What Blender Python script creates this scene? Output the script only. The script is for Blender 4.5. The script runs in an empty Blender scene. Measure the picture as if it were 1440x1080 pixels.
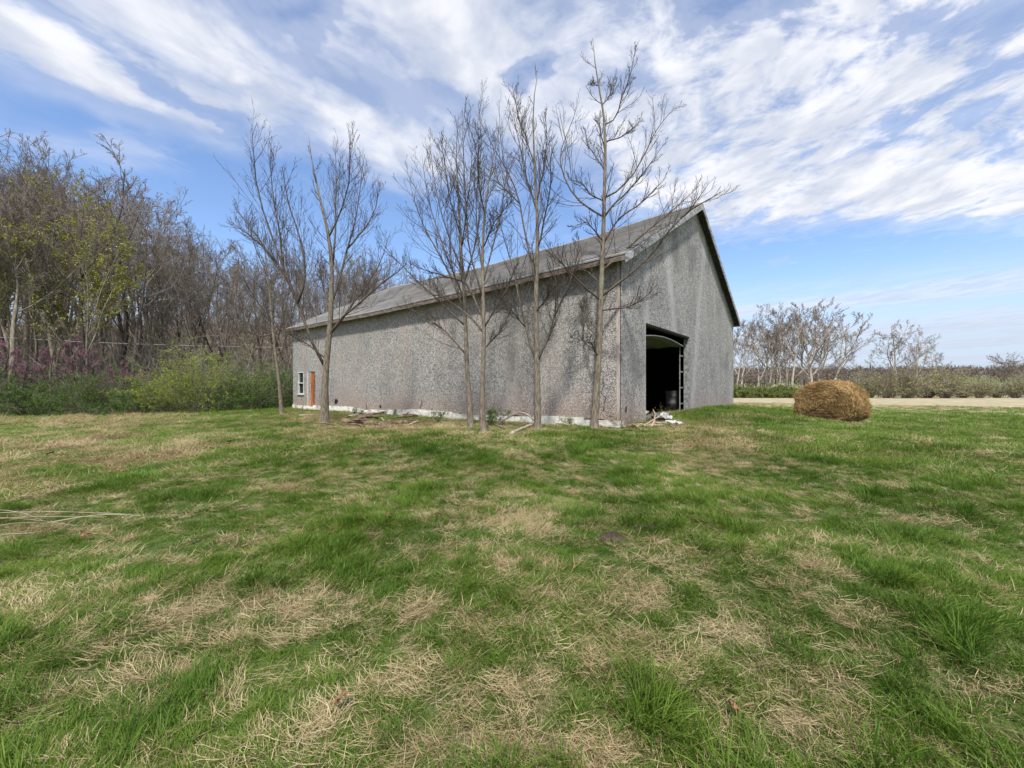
import bpy, math
import numpy as np
from mathutils import Vector, Matrix
rng = np.random.default_rng(7)
S = bpy.context.scene
COL = S.collection

# ------------------------------------------------------------------ camera, world, sun
FPX, HOR, CAMZ = 577.5, 547.7, 1.6
cam_d = bpy.data.cameras.new('camera'); cam = bpy.data.objects.new('camera', cam_d); COL.objects.link(cam)
cam_d.sensor_width = 36; cam_d.lens = 36 * FPX / 1440; cam_d.shift_y = (HOR - 540) / 1440
cam_d.clip_start = 0.05; cam_d.clip_end = 5000
cam.location = (0, 0, CAMZ); cam.rotation_euler = (math.radians(90), 0, 0)
S.camera = cam
S.view_settings.view_transform = 'Standard'; S.view_settings.look = 'None'
S.view_settings.gamma = 1; S.view_settings.use_curve_mapping = False
S.view_settings.exposure = 0.46
S.cycles.max_bounces = 6; S.cycles.diffuse_bounces = 3; S.cycles.transparent_max_bounces = 8
S.cycles.use_adaptive_sampling = False

SUN_EL, SUN_AZ = 56.0, 3.0
sun_d = bpy.data.lights.new('sun', 'SUN'); sun = bpy.data.objects.new('sun', sun_d); COL.objects.link(sun)
sun_d.energy = 4.1; sun_d.angle = math.radians(4.5); sun_d.color = (1.0, 0.955, 0.89)
sun.rotation_euler = (math.radians(90 - SUN_EL), 0, math.radians(-SUN_AZ))
sun.location = (0, -10, 30)


class NT:
    """tiny node helper"""
    def __init__(s, tree): s.t = tree; s.n = tree.nodes; s.l = tree.links; s.n.clear()
    def node(s, kind, **kw):
        nd = s.n.new(kind)
        for k, v in kw.items(): setattr(nd, k, v)
        return nd
    def put(s, sock, v):
        if isinstance(v, bpy.types.NodeSocket): s.l.new(v, sock)
        elif v is not None:
            if sock.type == 'RGBA' and len(v) == 3: v = (*v, 1)
            sock.default_value = v
    def math(s, op, a, b=None, c=None, clamp=False):
        nd = s.node('ShaderNodeMath', operation=op, use_clamp=clamp)
        for i, v in enumerate((a, b, c)):
            if v is not None: s.put(nd.inputs[i], v)
        return nd.outputs[0]
    def vmath(s, op, a, b=None):
        nd = s.node('ShaderNodeVectorMath', operation=op); s.put(nd.inputs[0], a)
        if b is not None: s.put(nd.inputs[1], b)
        return nd.outputs[0]
    def mix(s, f, a, b, mode='MIX'):
        nd = s.node('ShaderNodeMix', data_type='RGBA', blend_type=mode)
        s.put(nd.inputs[0], f); s.put(nd.inputs[6], a); s.put(nd.inputs[7], b)
        return nd.outputs[2]
    def noise(s, vec, scale, detail=4, rough=.55, dist=0.0, out=0):
        nd = s.node('ShaderNodeTexNoise'); s.put(nd.inputs['Vector'], vec)
        nd.inputs['Scale'].default_value = scale; nd.inputs['Detail'].default_value = detail
        nd.inputs['Roughness'].default_value = rough; nd.inputs['Distortion'].default_value = dist
        return nd.outputs[out]
    def ramp(s, f, lo, hi, a=0.0, b=1.0, smooth=True):
        nd = s.node('ShaderNodeMapRange'); nd.interpolation_type = 'SMOOTHSTEP' if smooth else 'LINEAR'; nd.clamp = True
        s.put(nd.inputs[0], f); s.put(nd.inputs[1], lo); s.put(nd.inputs[2], hi)
        s.put(nd.inputs[3], a); s.put(nd.inputs[4], b)
        return nd.outputs[0]
    def mapping(s, vec, loc=(0, 0, 0), rot=(0, 0, 0), sc=(1, 1, 1)):
        nd = s.node('ShaderNodeMapping'); s.put(nd.inputs[0], vec)
        nd.inputs[1].default_value = loc; nd.inputs[2].default_value = rot; nd.inputs[3].default_value = sc
        return nd.outputs[0]
    def comb(s, x, y, z=0.0):
        nd = s.node('ShaderNodeCombineXYZ')
        for i, v in enumerate((x, y, z)): s.put(nd.inputs[i], v)
        return nd.outputs[0]


def make_world():
    w = bpy.data.worlds.new('World'); S.world = w; w.use_nodes = True
    g = NT(w.node_tree)
    out = g.node('ShaderNodeOutputWorld'); bg = g.node('ShaderNodeBackground')
    bg.inputs[1].default_value = 0.1; g.l.new(bg.outputs[0], out.inputs[0])
    sky = g.node('ShaderNodeTexSky', sky_type='NISHITA', sun_disc=False)
    sky.sun_elevation = math.radians(SUN_EL); sky.sun_rotation = math.radians(180 + SUN_AZ)
    sky.air_density = 1.0; sky.dust_density = 0.6; sky.ozone_density = 2.0
    tc = g.node('ShaderNodeTexCoord').outputs['Generated']
    sp = g.node('ShaderNodeSeparateXYZ'); g.l.new(tc, sp.inputs[0])
    x, y, z = sp.outputs
    zc = g.math('MAXIMUM', z, 0.03)
    u = g.math('DIVIDE', x, zc); v = g.math('DIVIDE', y, zc)
    uv = g.comb(u, v, 0)
    # warp
    wn = g.noise(uv, 1.1, 3, .5, out=1)
    wv = g.vmath('SCALE', g.vmath('SUBTRACT', wn, (0.5, 0.5, 0.5)), None)
    wv.node.inputs[3].default_value = 0.55
    uvw = g.vmath('ADD', uv, wv)
    # streaks (cloud rows run away from the camera, bearing a little to the right)
    rot = g.mapping(uvw, rot=(0, 0, math.radians(34)), sc=(1, 1, 1))
    st = g.noise(g.mapping(rot, loc=(3.1, 1.7, 0), sc=(2.3, .75, 1)), 1.0, 4, .48)
    st2 = g.noise(g.mapping(uvw, loc=(7.3, 2.2, 4.0), rot=(0, 0, math.radians(12)), sc=(1.3, 1.15, 1)), 3.6, 6, .62)
    right = g.ramp(u, -0.1, 0.7)
    tex = g.math('ADD', g.math('MULTIPLY', g.math('SUBTRACT', 1.0, right), st), g.math('MULTIPLY', right, g.math('ADD', g.math('MULTIPLY', st2, .86), g.math('MULTIPLY', st, .14))))
    # where the cloud sheet ends, as distance v over u
    fc = g.node('ShaderNodeFloatCurve')
    cu = g.ramp(u, -4.0, 6.0, 0, 1, smooth=False)
    pts = [(-4, 1.0), (-2.2, 1.20), (-1.66, 1.36), (-1.2, 1.70), (-.8, 1.80), (-.45, 2.05), (0.0, 2.0), (.4, 2.1), (.9, 2.5), (1.25, 2.75), (2, 2.6), (2.9, 2.65), (6, 2.7)]
    cm = fc.mapping; c0 = cm.curves[0]
    while len(c0.points) < len(pts): c0.points.new(.5, .5)
    for p, (a, b) in zip(c0.points, pts): p.location = ((a + 4) / 10, b / 4); p.handle_type = 'AUTO'
    cm.update(); g.put(fc.inputs[1], cu)
    edge = g.math('MULTIPLY', fc.outputs[0], 4.0)
    over = g.math('SUBTRACT', v, edge)
    base = g.ramp(over, -0.45, 0.30, 0.17, -0.33)
    # behind the camera keep an even broken sheet
    dens = g.math('ADD', tex, base)
    w2 = g.noise(uv, 3.6, 4, .6, out=1)
    wv2 = g.vmath('SCALE', g.vmath('SUBTRACT', w2, (0.5, 0.5, 0.5)), None); wv2.node.inputs[3].default_value = 0.42
    uvb = g.vmath('ADD', uv, wv2)
    blobs = [  # u, v, ru, rv, rot, amp
        (-1.50, 1.62, .10, .13, 0, .30), (-1.28, 1.45, .10, .30, -22, .12), (-1.14, 1.40, .045, .28, -16, -.20),
        (-1.42, 1.28, .20, .12, -20, .14), (-.80, 1.50, .14, .45, -30, .16), (-.93, 1.80, .14, .12, 0, -.2), (-1.0, 1.10, .12, .10, 0, -.05),
        (-.54, 1.09, .10, .06, 0, -.30), (.05, 1.30, .045, .055, 20, -.30), (-.10, 1.75, .16, .10, 40, -.13), (-.35, 1.20, .06, .3, -40, -.08),
        (-.38, 1.92, .20, .16, 0, .16), (.80, 1.40, .35, .30, 0, .13), (.62, 1.09, .14, .05, 10, -.24), (1.0, 1.12, .2, .04, 0, -.16),
        (1.50, 1.50, .06, .14, 10, -.20), (.92, 1.42, .09, .06, 0, -.14), (1.25, 2.05, .8, .25, 0, .13), (2.3, 2.05, .5, .3, 0, .12), (.32, 1.5, .12, .30, -10, -.06), (.30, 1.95, .12, .2, 0, -.22),
        (2.05, 3.27, .12, .10, 0, .36), (.62, 2.35, .35, .28, 0, .16), (.08, 2.6, .2, .3, 0, .14), (-1.72, 1.72, .3, .12, 0, .22),
    ]
    for (bu, bv, ru, rv, ro, amp) in blobs:
        m = g.mapping(uvb, rot=(0, 0, 0))
        nd = m.node; nd.vector_type = 'TEXTURE'
        nd.inputs[1].default_value = (bu, bv, 0); nd.inputs[2].default_value = (0, 0, math.radians(ro)); nd.inputs[3].default_value = (ru, rv, 1)
        ln = g.node('ShaderNodeVectorMath', operation='LENGTH'); g.l.new(m, ln.inputs[0])
        fall = g.ramp(ln.outputs['Value'], 0.0, 2.1, amp * .9, 0.0)
        dens = g.math('ADD', dens, fall)
    fine = g.noise(g.mapping(uvw, loc=(1, 5, 2), rot=(0, 0, .5), sc=(1.1, .95, 1)), 9.0, 5, .62)
    dens = g.math('ADD', dens, g.math('MULTIPLY', g.math('SUBTRACT', fine, .5), g.math('ADD', .14, g.math('MULTIPLY', right, .30))))
    cloud = g.ramp(dens, 0.47, 0.79)
    cloud = g.math('MULTIPLY', cloud, g.ramp(v, 4.2, 6.0, 1.0, 0.25))
    # veil near the horizon and thin haze rows on the right
    hz = g.noise(g.comb(g.math('MULTIPLY', u, .35), g.math('MULTIPLY', z, 26.0), 3.0), 1.0, 4, .5)
    band = g.math('MULTIPLY', g.ramp(z, .225, .14), g.ramp(hz, .36, .60))
    band = g.math('MULTIPLY', band, g.ramp(x, -.1, .45, .35, .80))
    cloud = g.math('MAXIMUM', cloud, band)
    thin = g.math('MULTIPLY', g.ramp(dens, .20, .60), .34)
    cloud = g.math('MAXIMUM', cloud, thin)
    shade = g.noise(g.mapping(uvw, loc=(9, 1, 1), rot=(0, 0, .5), sc=(2.2, 1.2, 1)), 2.4, 4, .55)
    ccol = g.mix(g.ramp(shade, .36, .62), (5.1, 5.45, 6.3), (7.1, 7.2, 7.6))
    lowm = g.ramp(z, 0.02, .27, .9, 0.0)
    skyc = g.mix(1.0, sky.outputs[0], (1.42, 1.50, 1.66), 'MULTIPLY')
    col = g.mix(cloud, skyc, ccol)
    col = g.mix(lowm, col, (4.5, 5.15, 6.35))
    g.l.new(col, bg.inputs[0])
make_world()

# ------------------------------------------------------------------ helpers
def tag(o, label=None, cat=None, group=None, kind=None):
    for k, v in (('label', label), ('category', cat), ('group', group), ('kind', kind)):
        if v: o[k] = v
    return o

def empty(name, loc, rz=0.0):
    o = bpy.data.objects.new(name, None); COL.objects.link(o); o.location = loc; o.rotation_euler = (0, 0, rz); return o

def link(name, me, parent=None, loc=None):
    o = bpy.data.objects.new(name, me); COL.objects.link(o)
    if parent is not None: o.parent = parent
    if loc is not None: o.location = loc
    return o

class MB:
    def __init__(s): s.v = []; s.f = []; s.n = 0; s.at = []
    def add(s, v, f, at=None):
        v = np.asarray(v, float).reshape(-1, 3); f = np.asarray(f, int)
        s.v.append(v); s.f.append(f + s.n); s.n += len(v)
        s.at.append(np.zeros(len(v)) if at is None else np.broadcast_to(np.asarray(at, float), (len(v),)).copy())
    def mesh(s, name, mat, smooth=False, attr=None):
        me = bpy.data.meshes.new(name)
        if not s.v: return me
        V = np.concatenate(s.v); fl = []; st = []; tot = []; c = 0
        for f in s.f:
            k = f.shape[1]; fl.append(f.ravel()); st.append(c + np.arange(len(f)) * k); tot.append(np.full(len(f), k)); c += f.size
        fl = np.concatenate(fl); st = np.concatenate(st); tot = np.concatenate(tot)
        me.vertices.add(len(V)); me.vertices.foreach_set('co', V.ravel())
        me.loops.add(len(fl)); me.loops.foreach_set('vertex_index', fl.astype(np.int32))
        me.polygons.add(len(st)); me.polygons.foreach_set('loop_start', st.astype(np.int32)); me.polygons.foreach_set('loop_total', tot.astype(np.int32))
        me.update(calc_edges=True)
        if smooth: me.shade_smooth()
        elif attr != 'br': me.shade_flat()
        if attr:
            a = me.attributes.new(attr, 'FLOAT', 'POINT'); a.data.foreach_set('value', np.concatenate(s.at).astype(np.float32))
        if mat: me.materials.append(mat)
        me.validate()
        return me
    def box(s, c, h, R=None, at=None):
        """box centre c, half sizes h, rotation matrix R (3x3 columns = axes)"""
        q = np.array([(-1,-1,-1),(1,-1,-1),(1,1,-1),(-1,1,-1),(-1,-1,1),(1,-1,1),(1,1,1),(-1,1,1)], float) * np.asarray(h, float)
        if R is not None: q = q @ np.asarray(R, float).T
        s.add(q + np.asarray(c, float), [(0,3,2,1),(4,5,6,7),(0,1,5,4),(1,2,6,5),(2,3,7,6),(3,0,4,7)], at)
    def tubes(s, P, R, k=4, at=None, cap=True):
        """P (M,N,3) R (M,N)"""
        P = np.asarray(P, float); R = np.asarray(R, float)
        if P.ndim == 2: P = P[None]; R = R[None]
        M, N, _ = P.shape
        T = np.gradient(P, axis=1); T /= np.linalg.norm(T, axis=2, keepdims=True) + 1e-9
        ref = np.tile(np.array([.37, .91, .18]), (M, 1)); m0 = T.mean(1)
        bad = np.abs((m0 * ref).sum(1)) > .85 * (np.linalg.norm(m0, axis=1) + 1e-9); ref[bad] = (.9, -.2, .38)
        A = np.cross(T, ref[:, None, :]); A /= np.linalg.norm(A, axis=2, keepdims=True) + 1e-9
        B = np.cross(T, A)
        an = np.arange(k) / k * 2 * np.pi
        V = P[:, :, None] + R[:, :, None, None] * (np.cos(an)[None, None, :, None] * A[:, :, None] + np.sin(an)[None, None, :, None] * B[:, :, None])
        idx = np.arange(M * N * k).reshape(M, N, k); nx = np.roll(idx, -1, axis=2)
        q = np.stack([idx[:, :-1], nx[:, :-1], nx[:, 1:], idx[:, 1:]], -1).reshape(-1, 4)
        a = None
        if at is not None: a = np.repeat(np.broadcast_to(np.asarray(at, float).reshape(-1), (M,)), N * k)
        s.add(V.reshape(-1, 3), q, a)
        if cap and M < 60 and k > 3:
            base = s.n - M * N * k
            s.f.append(np.concatenate([idx[:, 0][:, ::-1], idx[:, -1]], 0) + base)

def fbm(x, y, sc, seed=0, octv=3, gain=.5):
    x = np.asarray(x, float) * sc; y = np.asarray(y, float) * sc; tot = 0; amp = 1; norm = 0
    for o in range(octv):
        xi = np.floor(x).astype(np.int64); yi = np.floor(y).astype(np.int64); fx = x - xi; fy = y - yi
        fx = fx * fx * (3 - 2 * fx); fy = fy * fy * (3 - 2 * fy)
        def hsh(a, b):
            n = (a * 374761393 + b * 668265263 + (seed + o * 17) * 1274126177) & 0xffffffff
            n = ((n ^ (n >> 13)) * 1274126177) & 0xffffffff
            n = n ^ (n >> 16)
            return (n & 0xffff) / 65535.0
        v = (hsh(xi, yi) * (1 - fx) + hsh(xi + 1, yi) * fx) * (1 - fy) + (hsh(xi, yi + 1) * (1 - fx) + hsh(xi + 1, yi + 1) * fx) * fy
        tot = tot + v * amp; norm += amp; amp *= gain; x = x * 2.03 + 11.3; y = y * 2.03 + 5.7
    return tot / norm

def sstep(t):
    t = np.clip(t, 0, 1); return t * t * (3 - 2 * t)

# barn frame: corner C nearest to the camera, A along the gable, B along the long side
TA, TB = .688, .879
A2 = np.array([math.sin(TA), math.cos(TA)]); B2 = np.array([-math.sin(TB), math.cos(TB)])
A2 = A2; 
# make it square
mid = (TA + (math.pi / 2 - TB)) / 2
A2 = np.array([math.sin(mid), math.cos(mid)]); B2 = np.array([-math.cos(mid), math.sin(mid)])
C2 = np.array([(872.5 - 720) / FPX * 11.8, 11.8])
BW, BL = 14.55, 21.7
def to_uv(x, y):
    dx = np.asarray(x) - C2[0]; dy = np.asarray(y) - C2[1]
    return dx * B2[0] + dy * B2[1], dx * A2[0] + dy * A2[1]
def bp(u, v, z):
    """barn point: u along long side, v along gable"""
    return np.array([C2[0] + u * B2[0] + v * A2[0], C2[1] + u * B2[1] + v * A2[1], z])

def hgt(x, y):
    x = np.asarray(x, float); y = np.asarray(y, float)
    u, v = to_uv(x, y)
    r = np.hypot((u - 9) / 1.9, v - 3)
    h = .45 * sstep((16 - r) / 10)
    # earth ramp before the big door, running past the right corner
    mv = (v - 9.0) / 6.2; mu = (u + 1.4) / np.where(u < -1.4, 2.5, 3.0)
    h = h + .42 * np.exp(-(np.abs(mv) ** 2.6)) * np.exp(-mu ** 2)
    d = np.hypot(x, y)
    near = np.exp(-(d / 45) ** 2)
    h = h + near * (.10 * (fbm(x, y, .35, 3) - .5) + .06 * (fbm(x, y, 1.6, 5, 2) - .5))
    h = h - .25 * sstep((d - 45) / 60)
    h = h + 15 * sstep((y - 130) / 330) * sstep((x + 40) / 160) * (.75 + .5 * fbm(x, y, .006, 9, 2))
    h = h + 16 * sstep((y - 42) / 50) * sstep((.10 * y + 2 - x) / (.25 * y + 5))
    return h

def px_ground(px, py):
    """ground point seen at photo pixel"""
    dx = (px - 720) / FPX; dz = (HOR - py) / FPX
    Z = np.concatenate([np.arange(1.2, 60, .02), np.arange(60, 400, .5)])
    g = hgt(dx * Z, Z); r = CAMZ + dz * Z
    i = np.argmax(r <= g)
    if r[i] > g[i]: i = len(Z) - 1
    return np.array([dx * Z[i], Z[i], g[i]])
def at(px, py, Z): return np.array([(px - 720) / FPX * Z, Z, CAMZ + (HOR - py) / FPX * Z])
def proj(x, y, z):
    y = np.maximum(y, .3)
    return 720 + FPX * x / y, HOR - FPX * (z - CAMZ) / y

# ------------------------------------------------------------------ materials
def newmat(name):
    m = bpy.data.materials.new(name); m.use_nodes = True; g = NT(m.node_tree)
    out = g.node('ShaderNodeOutputMaterial'); b = g.node('ShaderNodeBsdfPrincipled'); g.l.new(b.outputs[0], out.inputs[0])
    b.inputs['Specular IOR Level'].default_value = .25
    g.b = b; g.out = out; g.m = m
    g.obj = g.node('ShaderNodeTexCoord').outputs['Object']
    g.pos = g.node('ShaderNodeNewGeometry').outputs['Position']
    return g
def fin(g, col, rough=.9, bump=None, bs=.3, bd=.02):
    g.put(g.b.inputs['Base Color'], col); g.put(g.b.inputs['Roughness'], rough)
    if bump is not None:
        bn = g.node('ShaderNodeBump'); bn.inputs['Strength'].default_value = bs; bn.inputs['Distance'].default_value = bd
        g.put(bn.inputs['Height'], bump); g.l.new(bn.outputs[0], g.b.inputs['Normal'])
    return g.m
def attr(g, name): 
    nd = g.node('ShaderNodeAttribute', attribute_name=name); return nd.outputs['Fac']

def bark(name, c1, c2, sc=6.0, lichen=None, bs=.5):
    g = newmat(name)
    n = g.noise(g.mapping(g.obj, sc=(1, 1, .22)), sc * 5, 5, .6)
    n2 = g.noise(g.obj, sc * .35, 3)
    col = g.mix(g.ramp(n, .32, .68), c1, c2)
    if lichen: col = g.mix(g.ramp(n2, .55, .7, 0, .55), col, lichen)
    return fin(g, col, .92, n, bs, .015)
M = {}
M['bark_fore'] = bark('bark_fore', (.09, .075, .056), (.245, .205, .155), 6, (.25, .25, .17))
M['limb_fore'] = bark('limb_fore', (.06, .048, .040), (.165, .135, .105), 6)
M['twig_fore'] = bark('twig_fore', (.05, .040, .035), (.12, .095, .08), 6)
M['bark_wood'] = bark('bark_wood', (.13, .11, .085), (.28, .245, .19), 2, (.19, .19, .11), 1.0)
M['bark_dark'] = bark('bark_dark', (.045, .037, .030), (.11, .09, .075), 2, None, 1.0)
M['twig_wood'] = bark('twig_wood', (.12, .10, .085), (.235, .20, .17), 1)
M['bark_pale'] = bark('bark_pale', (.25, .215, .18), (.50, .46, .39), 1.5)
M['twig_pale'] = bark('twig_pale', (.17, .142, .12), (.30, .26, .22), 1)

def leafmat(name, cols, trans=.35, sc=.8):
    """foliage / blades: colour from per-blade attribute and world noise"""
    g = newmat(name)
    a = attr(g, 'br'); n = g.noise(g.pos, sc, 3)
    rnd = g.node('ShaderNodeObjectInfo').outputs['Random']
    t = g.math('ADD', g.math('MULTIPLY', a, .55), g.math('ADD', g.math('MULTIPLY', g.ramp(n, .3, .7), .3), g.math('MULTIPLY', rnd, .15)))
    cr = g.node('ShaderNodeValToRGB'); e = cr.color_ramp
    while len(e.elements) < len(cols): e.elements.new(.5)
    for i, c in enumerate(cols):
        e.elements[i].position = i / (len(cols) - 1); e.elements[i].color = (*c, 1)
    g.put(cr.inputs[0], t)
    g.b.inputs['Roughness'].default_value = .62; g.put(g.b.inputs['Base Color'], cr.outputs[0])
    tr = g.node('ShaderNodeBsdfTranslucent'); g.put(tr.inputs[0], cr.outputs[0])
    mx = g.node('ShaderNodeMixShader'); mx.inputs[0].default_value = trans
    g.l.new(g.b.outputs[0], mx.inputs[1]); g.l.new(tr.outputs[0], mx.inputs[2]); g.l.new(mx.outputs[0], g.out.inputs[0])
    return g.m
M['grass'] = leafmat('grass', [(.036, .088, .010), (.075, .150, .017), (.13, .21, .026), (.195, .265, .042), (.30, .33, .10)], .35, .55)
M['grass_light'] = leafmat('grass_light', [(.05, .125, .014), (.09, .185, .022), (.15, .25, .036), (.25, .32, .07), (.39, .38, .15)], .35, .55)
M['straw'] = leafmat('straw', [(.15, .105, .05), (.29, .215, .11), (.42, .33, .18), (.53, .43, .25), (.66, .56, .36)], .2, 1.2)
M['shrub'] = leafmat('shrub', [(.035, .075, .012), (.06, .12, .018), (.10, .18, .025), (.15, .24, .035)], .3, .5)
M['shrub_yellow'] = leafmat('shrub_yellow', [(.09, .15, .015), (.17, .24, .02), (.28, .34, .03), (.38, .42, .045)], .3, .5)
M['shrub_olive'] = leafmat('shrub_olive', [(.22, .21, .09), (.31, .30, .13), (.35, .37, .15), (.28, .36, .12)], .3, .1)
M['shrub_field'] = leafmat('shrub_field', [(.10, .12, .03), (.14, .19, .035), (.20, .24, .06), (.30, .27, .12)], .3, .15)
M['bud'] = leafmat('bud', [(.22, .24, .04), (.30, .31, .05), (.40, .38, .07)], .3, .3)
M['blossom'] = leafmat('blossom', [(.20, .07, .13), (.30, .10, .19), (.40, .15, .27)], .3, .6)
M['hay'] = leafmat('hay', [(.10, .06, .028), (.28, .175, .07), (.46, .31, .135), (.62, .45, .22)], .1, 2.0)
M['weed'] = leafmat('weed', [(.05, .10, .02), (.09, .17, .03), (.14, .22, .05)], .3, 2)

def ground_mat():
    g = newmat('turf')
    D = attr(g, 'dry'); far = attr(g, 'far')
    n1 = g.noise(g.pos, 9.0, 6, .65); n2 = g.noise(g.pos, 60.0, 3, .6); n3 = g.noise(g.pos, 1.1, 4); n4 = g.noise(g.mapping(g.pos, sc=(.06, .5, 1)), 1.0, 5, .6)
    green = g.mix(n2, (.035, .085, .012), (.085, .16, .022))
    thatch = g.mix(g.ramp(n2, .35, .7), (.10, .075, .045), (.26, .20, .125))
    thatch = g.mix(g.ramp(n1, .5, .75), thatch, (.07, .055, .038))
    f = g.math('ADD', D, g.math('MULTIPLY', g.math('SUBTRACT', n1, .5), .9))
    near = g.mix(g.ramp(f, .25, .75, .45, 1), green, thatch)
    fg = g.mix(g.ramp(g.noise(g.pos, 4.0, 5, .7), .35, .65), (.075, .165, .02), (.15, .25, .04))
    fs = g.mix(g.ramp(g.noise(g.mapping(g.pos, sc=(.3, 1, 1)), 2.0, 5, .7), .38, .62), (.22, .19, .10), (.46, .40, .27))
    fcol = g.mix(g.ramp(g.math('ADD', D, g.math('MULTIPLY', g.math('SUBTRACT', n4, .5), 1.3)), .35, .65), fg, fs)
    col = g.mix(far, near, fcol)
    return fin(g, col, 1.0, g.math('ADD', n1, g.math('MULTIPLY', n2, .4)), .8, .05)
M['turf'] = ground_mat()

def siding_mat(gable):
    g = newmat('stipple_siding_' + ('gable' if gable else 'side'))
    m = g.obj   # local: x along wall, y out, z up
    sc1 = g.noise(g.mapping(m, sc=(1, 1, .8)), 36, 3, .7)
    sc2 = g.noise(m, 60, 2, .6)
    sc3 = g.noise(g.mapping(m, loc=(2, 0, 5), sc=(1, 1, .85)), 13, 2, .6)
    sp = g.math('ADD', g.math('MULTIPLY', sc1, .66), g.math('ADD', g.math('MULTIPLY', sc3, .20), g.math('MULTIPLY', sc2, .14)))
    dark = (.085, .082, .079); mid_ = (.225, .215, .203); lite = (.56, .535, .50)
    c = g.mix(g.ramp(sp, .44, .49), dark, mid_); c = g.mix(g.ramp(sp, .495, .555), c, lite)
    big = g.noise(g.mapping(m, sc=(.55, 1, .16)), 1.5, 5, .6)
    sepz = g.node('ShaderNodeSeparateXYZ'); g.put(sepz.inputs[0], m)
    X, Z = sepz.outputs[0], sepz.outputs[2]
    pos_mask = g.ramp(big, .35, .65)
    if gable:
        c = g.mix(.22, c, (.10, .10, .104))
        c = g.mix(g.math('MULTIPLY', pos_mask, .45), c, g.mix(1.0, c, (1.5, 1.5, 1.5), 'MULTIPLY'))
        # pale run-off streaks
        for (sx, w, dr, k) in ((1.9, .45, .02, .55), (5.0, .6, .35, .6), (7.3, .45, -.25, .5), (9.2, .3, .12, .25)):
            xx = g.math('ADD', X, g.math('MULTIPLY', Z, dr))
            xx = g.math('ADD', xx, g.math('MULTIPLY', g.math('SUBTRACT', big, .5), .8))
            dd = g.math('ABSOLUTE', g.math('SUBTRACT', xx, sx + dr * 3))
            c = g.mix(g.math('MULTIPLY', g.ramp(dd, 0, w, k, 0), g.ramp(sc1, .4, .6, .5, 1)), c, (.50, .50, .50))
        c = g.mix(g.ramp(g.noise(g.mapping(m, loc=(4, 0, 2), sc=(.5, 1, .3)), 1.3, 3), .5, .7, 0, .5), c, (.09, .09, .095))
    else:
        c = g.mix(g.ramp(big, .40, .66, 0, .32), c, (.40, .325, .275))
        c = g.mix(g.ramp(g.noise(g.mapping(m, loc=(4, 0, 2), sc=(.5, 1, .3)), 1.1, 3), .5, .7, 0, .28), c, (.13, .13, .13))
    rnd = g.node('ShaderNodeObjectInfo').outputs['Random']
    c = g.mix(g.math('MULTIPLY', rnd, .13), c, (.16, .155, .15))
    low = g.math('SUBTRACT', Z, g.math('MULTIPLY', g.noise(g.mapping(m, sc=(1.2, 1, .2)), 2.0, 4), 1.3))
    c = g.mix(g.ramp(low, 1.15, -.1, 0, .42 if gable else .70), c, g.mix(g.ramp(sc1, .4, .6), (.13, .092, .074), (.46, .35, .29)))
    c = g.mix(g.ramp(low, -.05, -.5, 0, .6), c, (.13, .09, .065))
    return fin(g, c, .85, sp, .8, .012)
M['side'] = siding_mat(False); M['gable'] = siding_mat(True)

def simple(name, c1, c2, sc=8, stretch=(1, 1, 1), rough=.85, bs=.3, bd=.01, lo=.35, hi=.65, extra=None):
    g = newmat(name); n = g.noise(g.mapping(g.obj, sc=stretch), sc, 5, .62)
    col = g.mix(g.ramp(n, lo, hi), c1, c2)
    if extra:
        n2 = g.noise(g.mapping(g.obj, loc=(3, 7, 1), sc=stretch), sc * .4, 4, .6); col = g.mix(g.ramp(n2, .52, .62, 0, .85), col, extra)
    return fin(g, col, rough, n, bs, bd)
M['whitewash'] = simple('whitewash', (.52, .50, .44), (.80, .79, .72), 7, extra=(.36, .30, .23))
M['fascia'] = simple('fascia', (.09, .07, .056), (.235, .19, .162), 5, (.35, 1, 3), extra=(.12, .085, .065))
M['rake'] = simple('rake', (.20, .20, .205), (.42, .42, .43), 4, (.4, 1, 3), extra=(.13, .13, .135))
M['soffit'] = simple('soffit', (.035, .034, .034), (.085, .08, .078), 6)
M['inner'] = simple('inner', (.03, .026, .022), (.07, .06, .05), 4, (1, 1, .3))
M['trim'] = simple('corner_trim', (.30, .24, .21), (.50, .45, .41), 8, (1, 1, .2))
M['white_frame'] = simple('white_frame', (.40, .40, .38), (.66, .66, .64), 20, (1, 1, .3))
M['rusty'] = simple('rusty_door', (.24, .065, .022), (.46, .17, .055), 2.2, (1.5, 1, .25), extra=(.20, .04, .02))
M['rusty_pale'] = simple('rusty_pale', (.62, .38, .25), (.80, .70, .62), 4, (1, 1, .3))
M['galv'] = simple('galv', (.14, .145, .145), (.30, .31, .30), 10)
M['door_panel'] = simple('door_panel', (.11, .125, .105), (.20, .215, .18), 3, (3, 1, 1))
M['dark'] = simple('dark_gap', (.012, .011, .010), (.03, .027, .024), 8)
M['barrel'] = simple('barrel', (.05, .05, .05), (.11, .11, .108), 5)
M['rotten'] = simple('rotten_wood', (.07, .045, .03), (.24, .165, .11), 7, (.4, 2, 2), bs=.8, bd=.03)
M['oldwood'] = simple('old_wood', (.20, .165, .12), (.42, .36, .28), 7, (.3, 2, 2), bs=.6)
M['tar'] = simple('tar_sheet', (.08, .08, .085), (.18, .18, .185), 6)
M['paper'] = simple('torn_sheet', (.30, .30, .29), (.62, .62, .60), 9)
M['tan_sheet'] = simple('tan_sheet', (.24, .17, .115), (.42, .33, .235), 6)
M['leaf_brown'] = simple('fallen_leaf', (.14, .07, .035), (.32, .19, .10), 12)
M['soil'] = simple('soil', (.035, .026, .018), (.085, .062, .042), 25, bs=1, bd=.03)
M['cable'] = simple('cable', (.03, .03, .03), (.28, .28, .28), 2.5, lo=.45, hi=.55)
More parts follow.
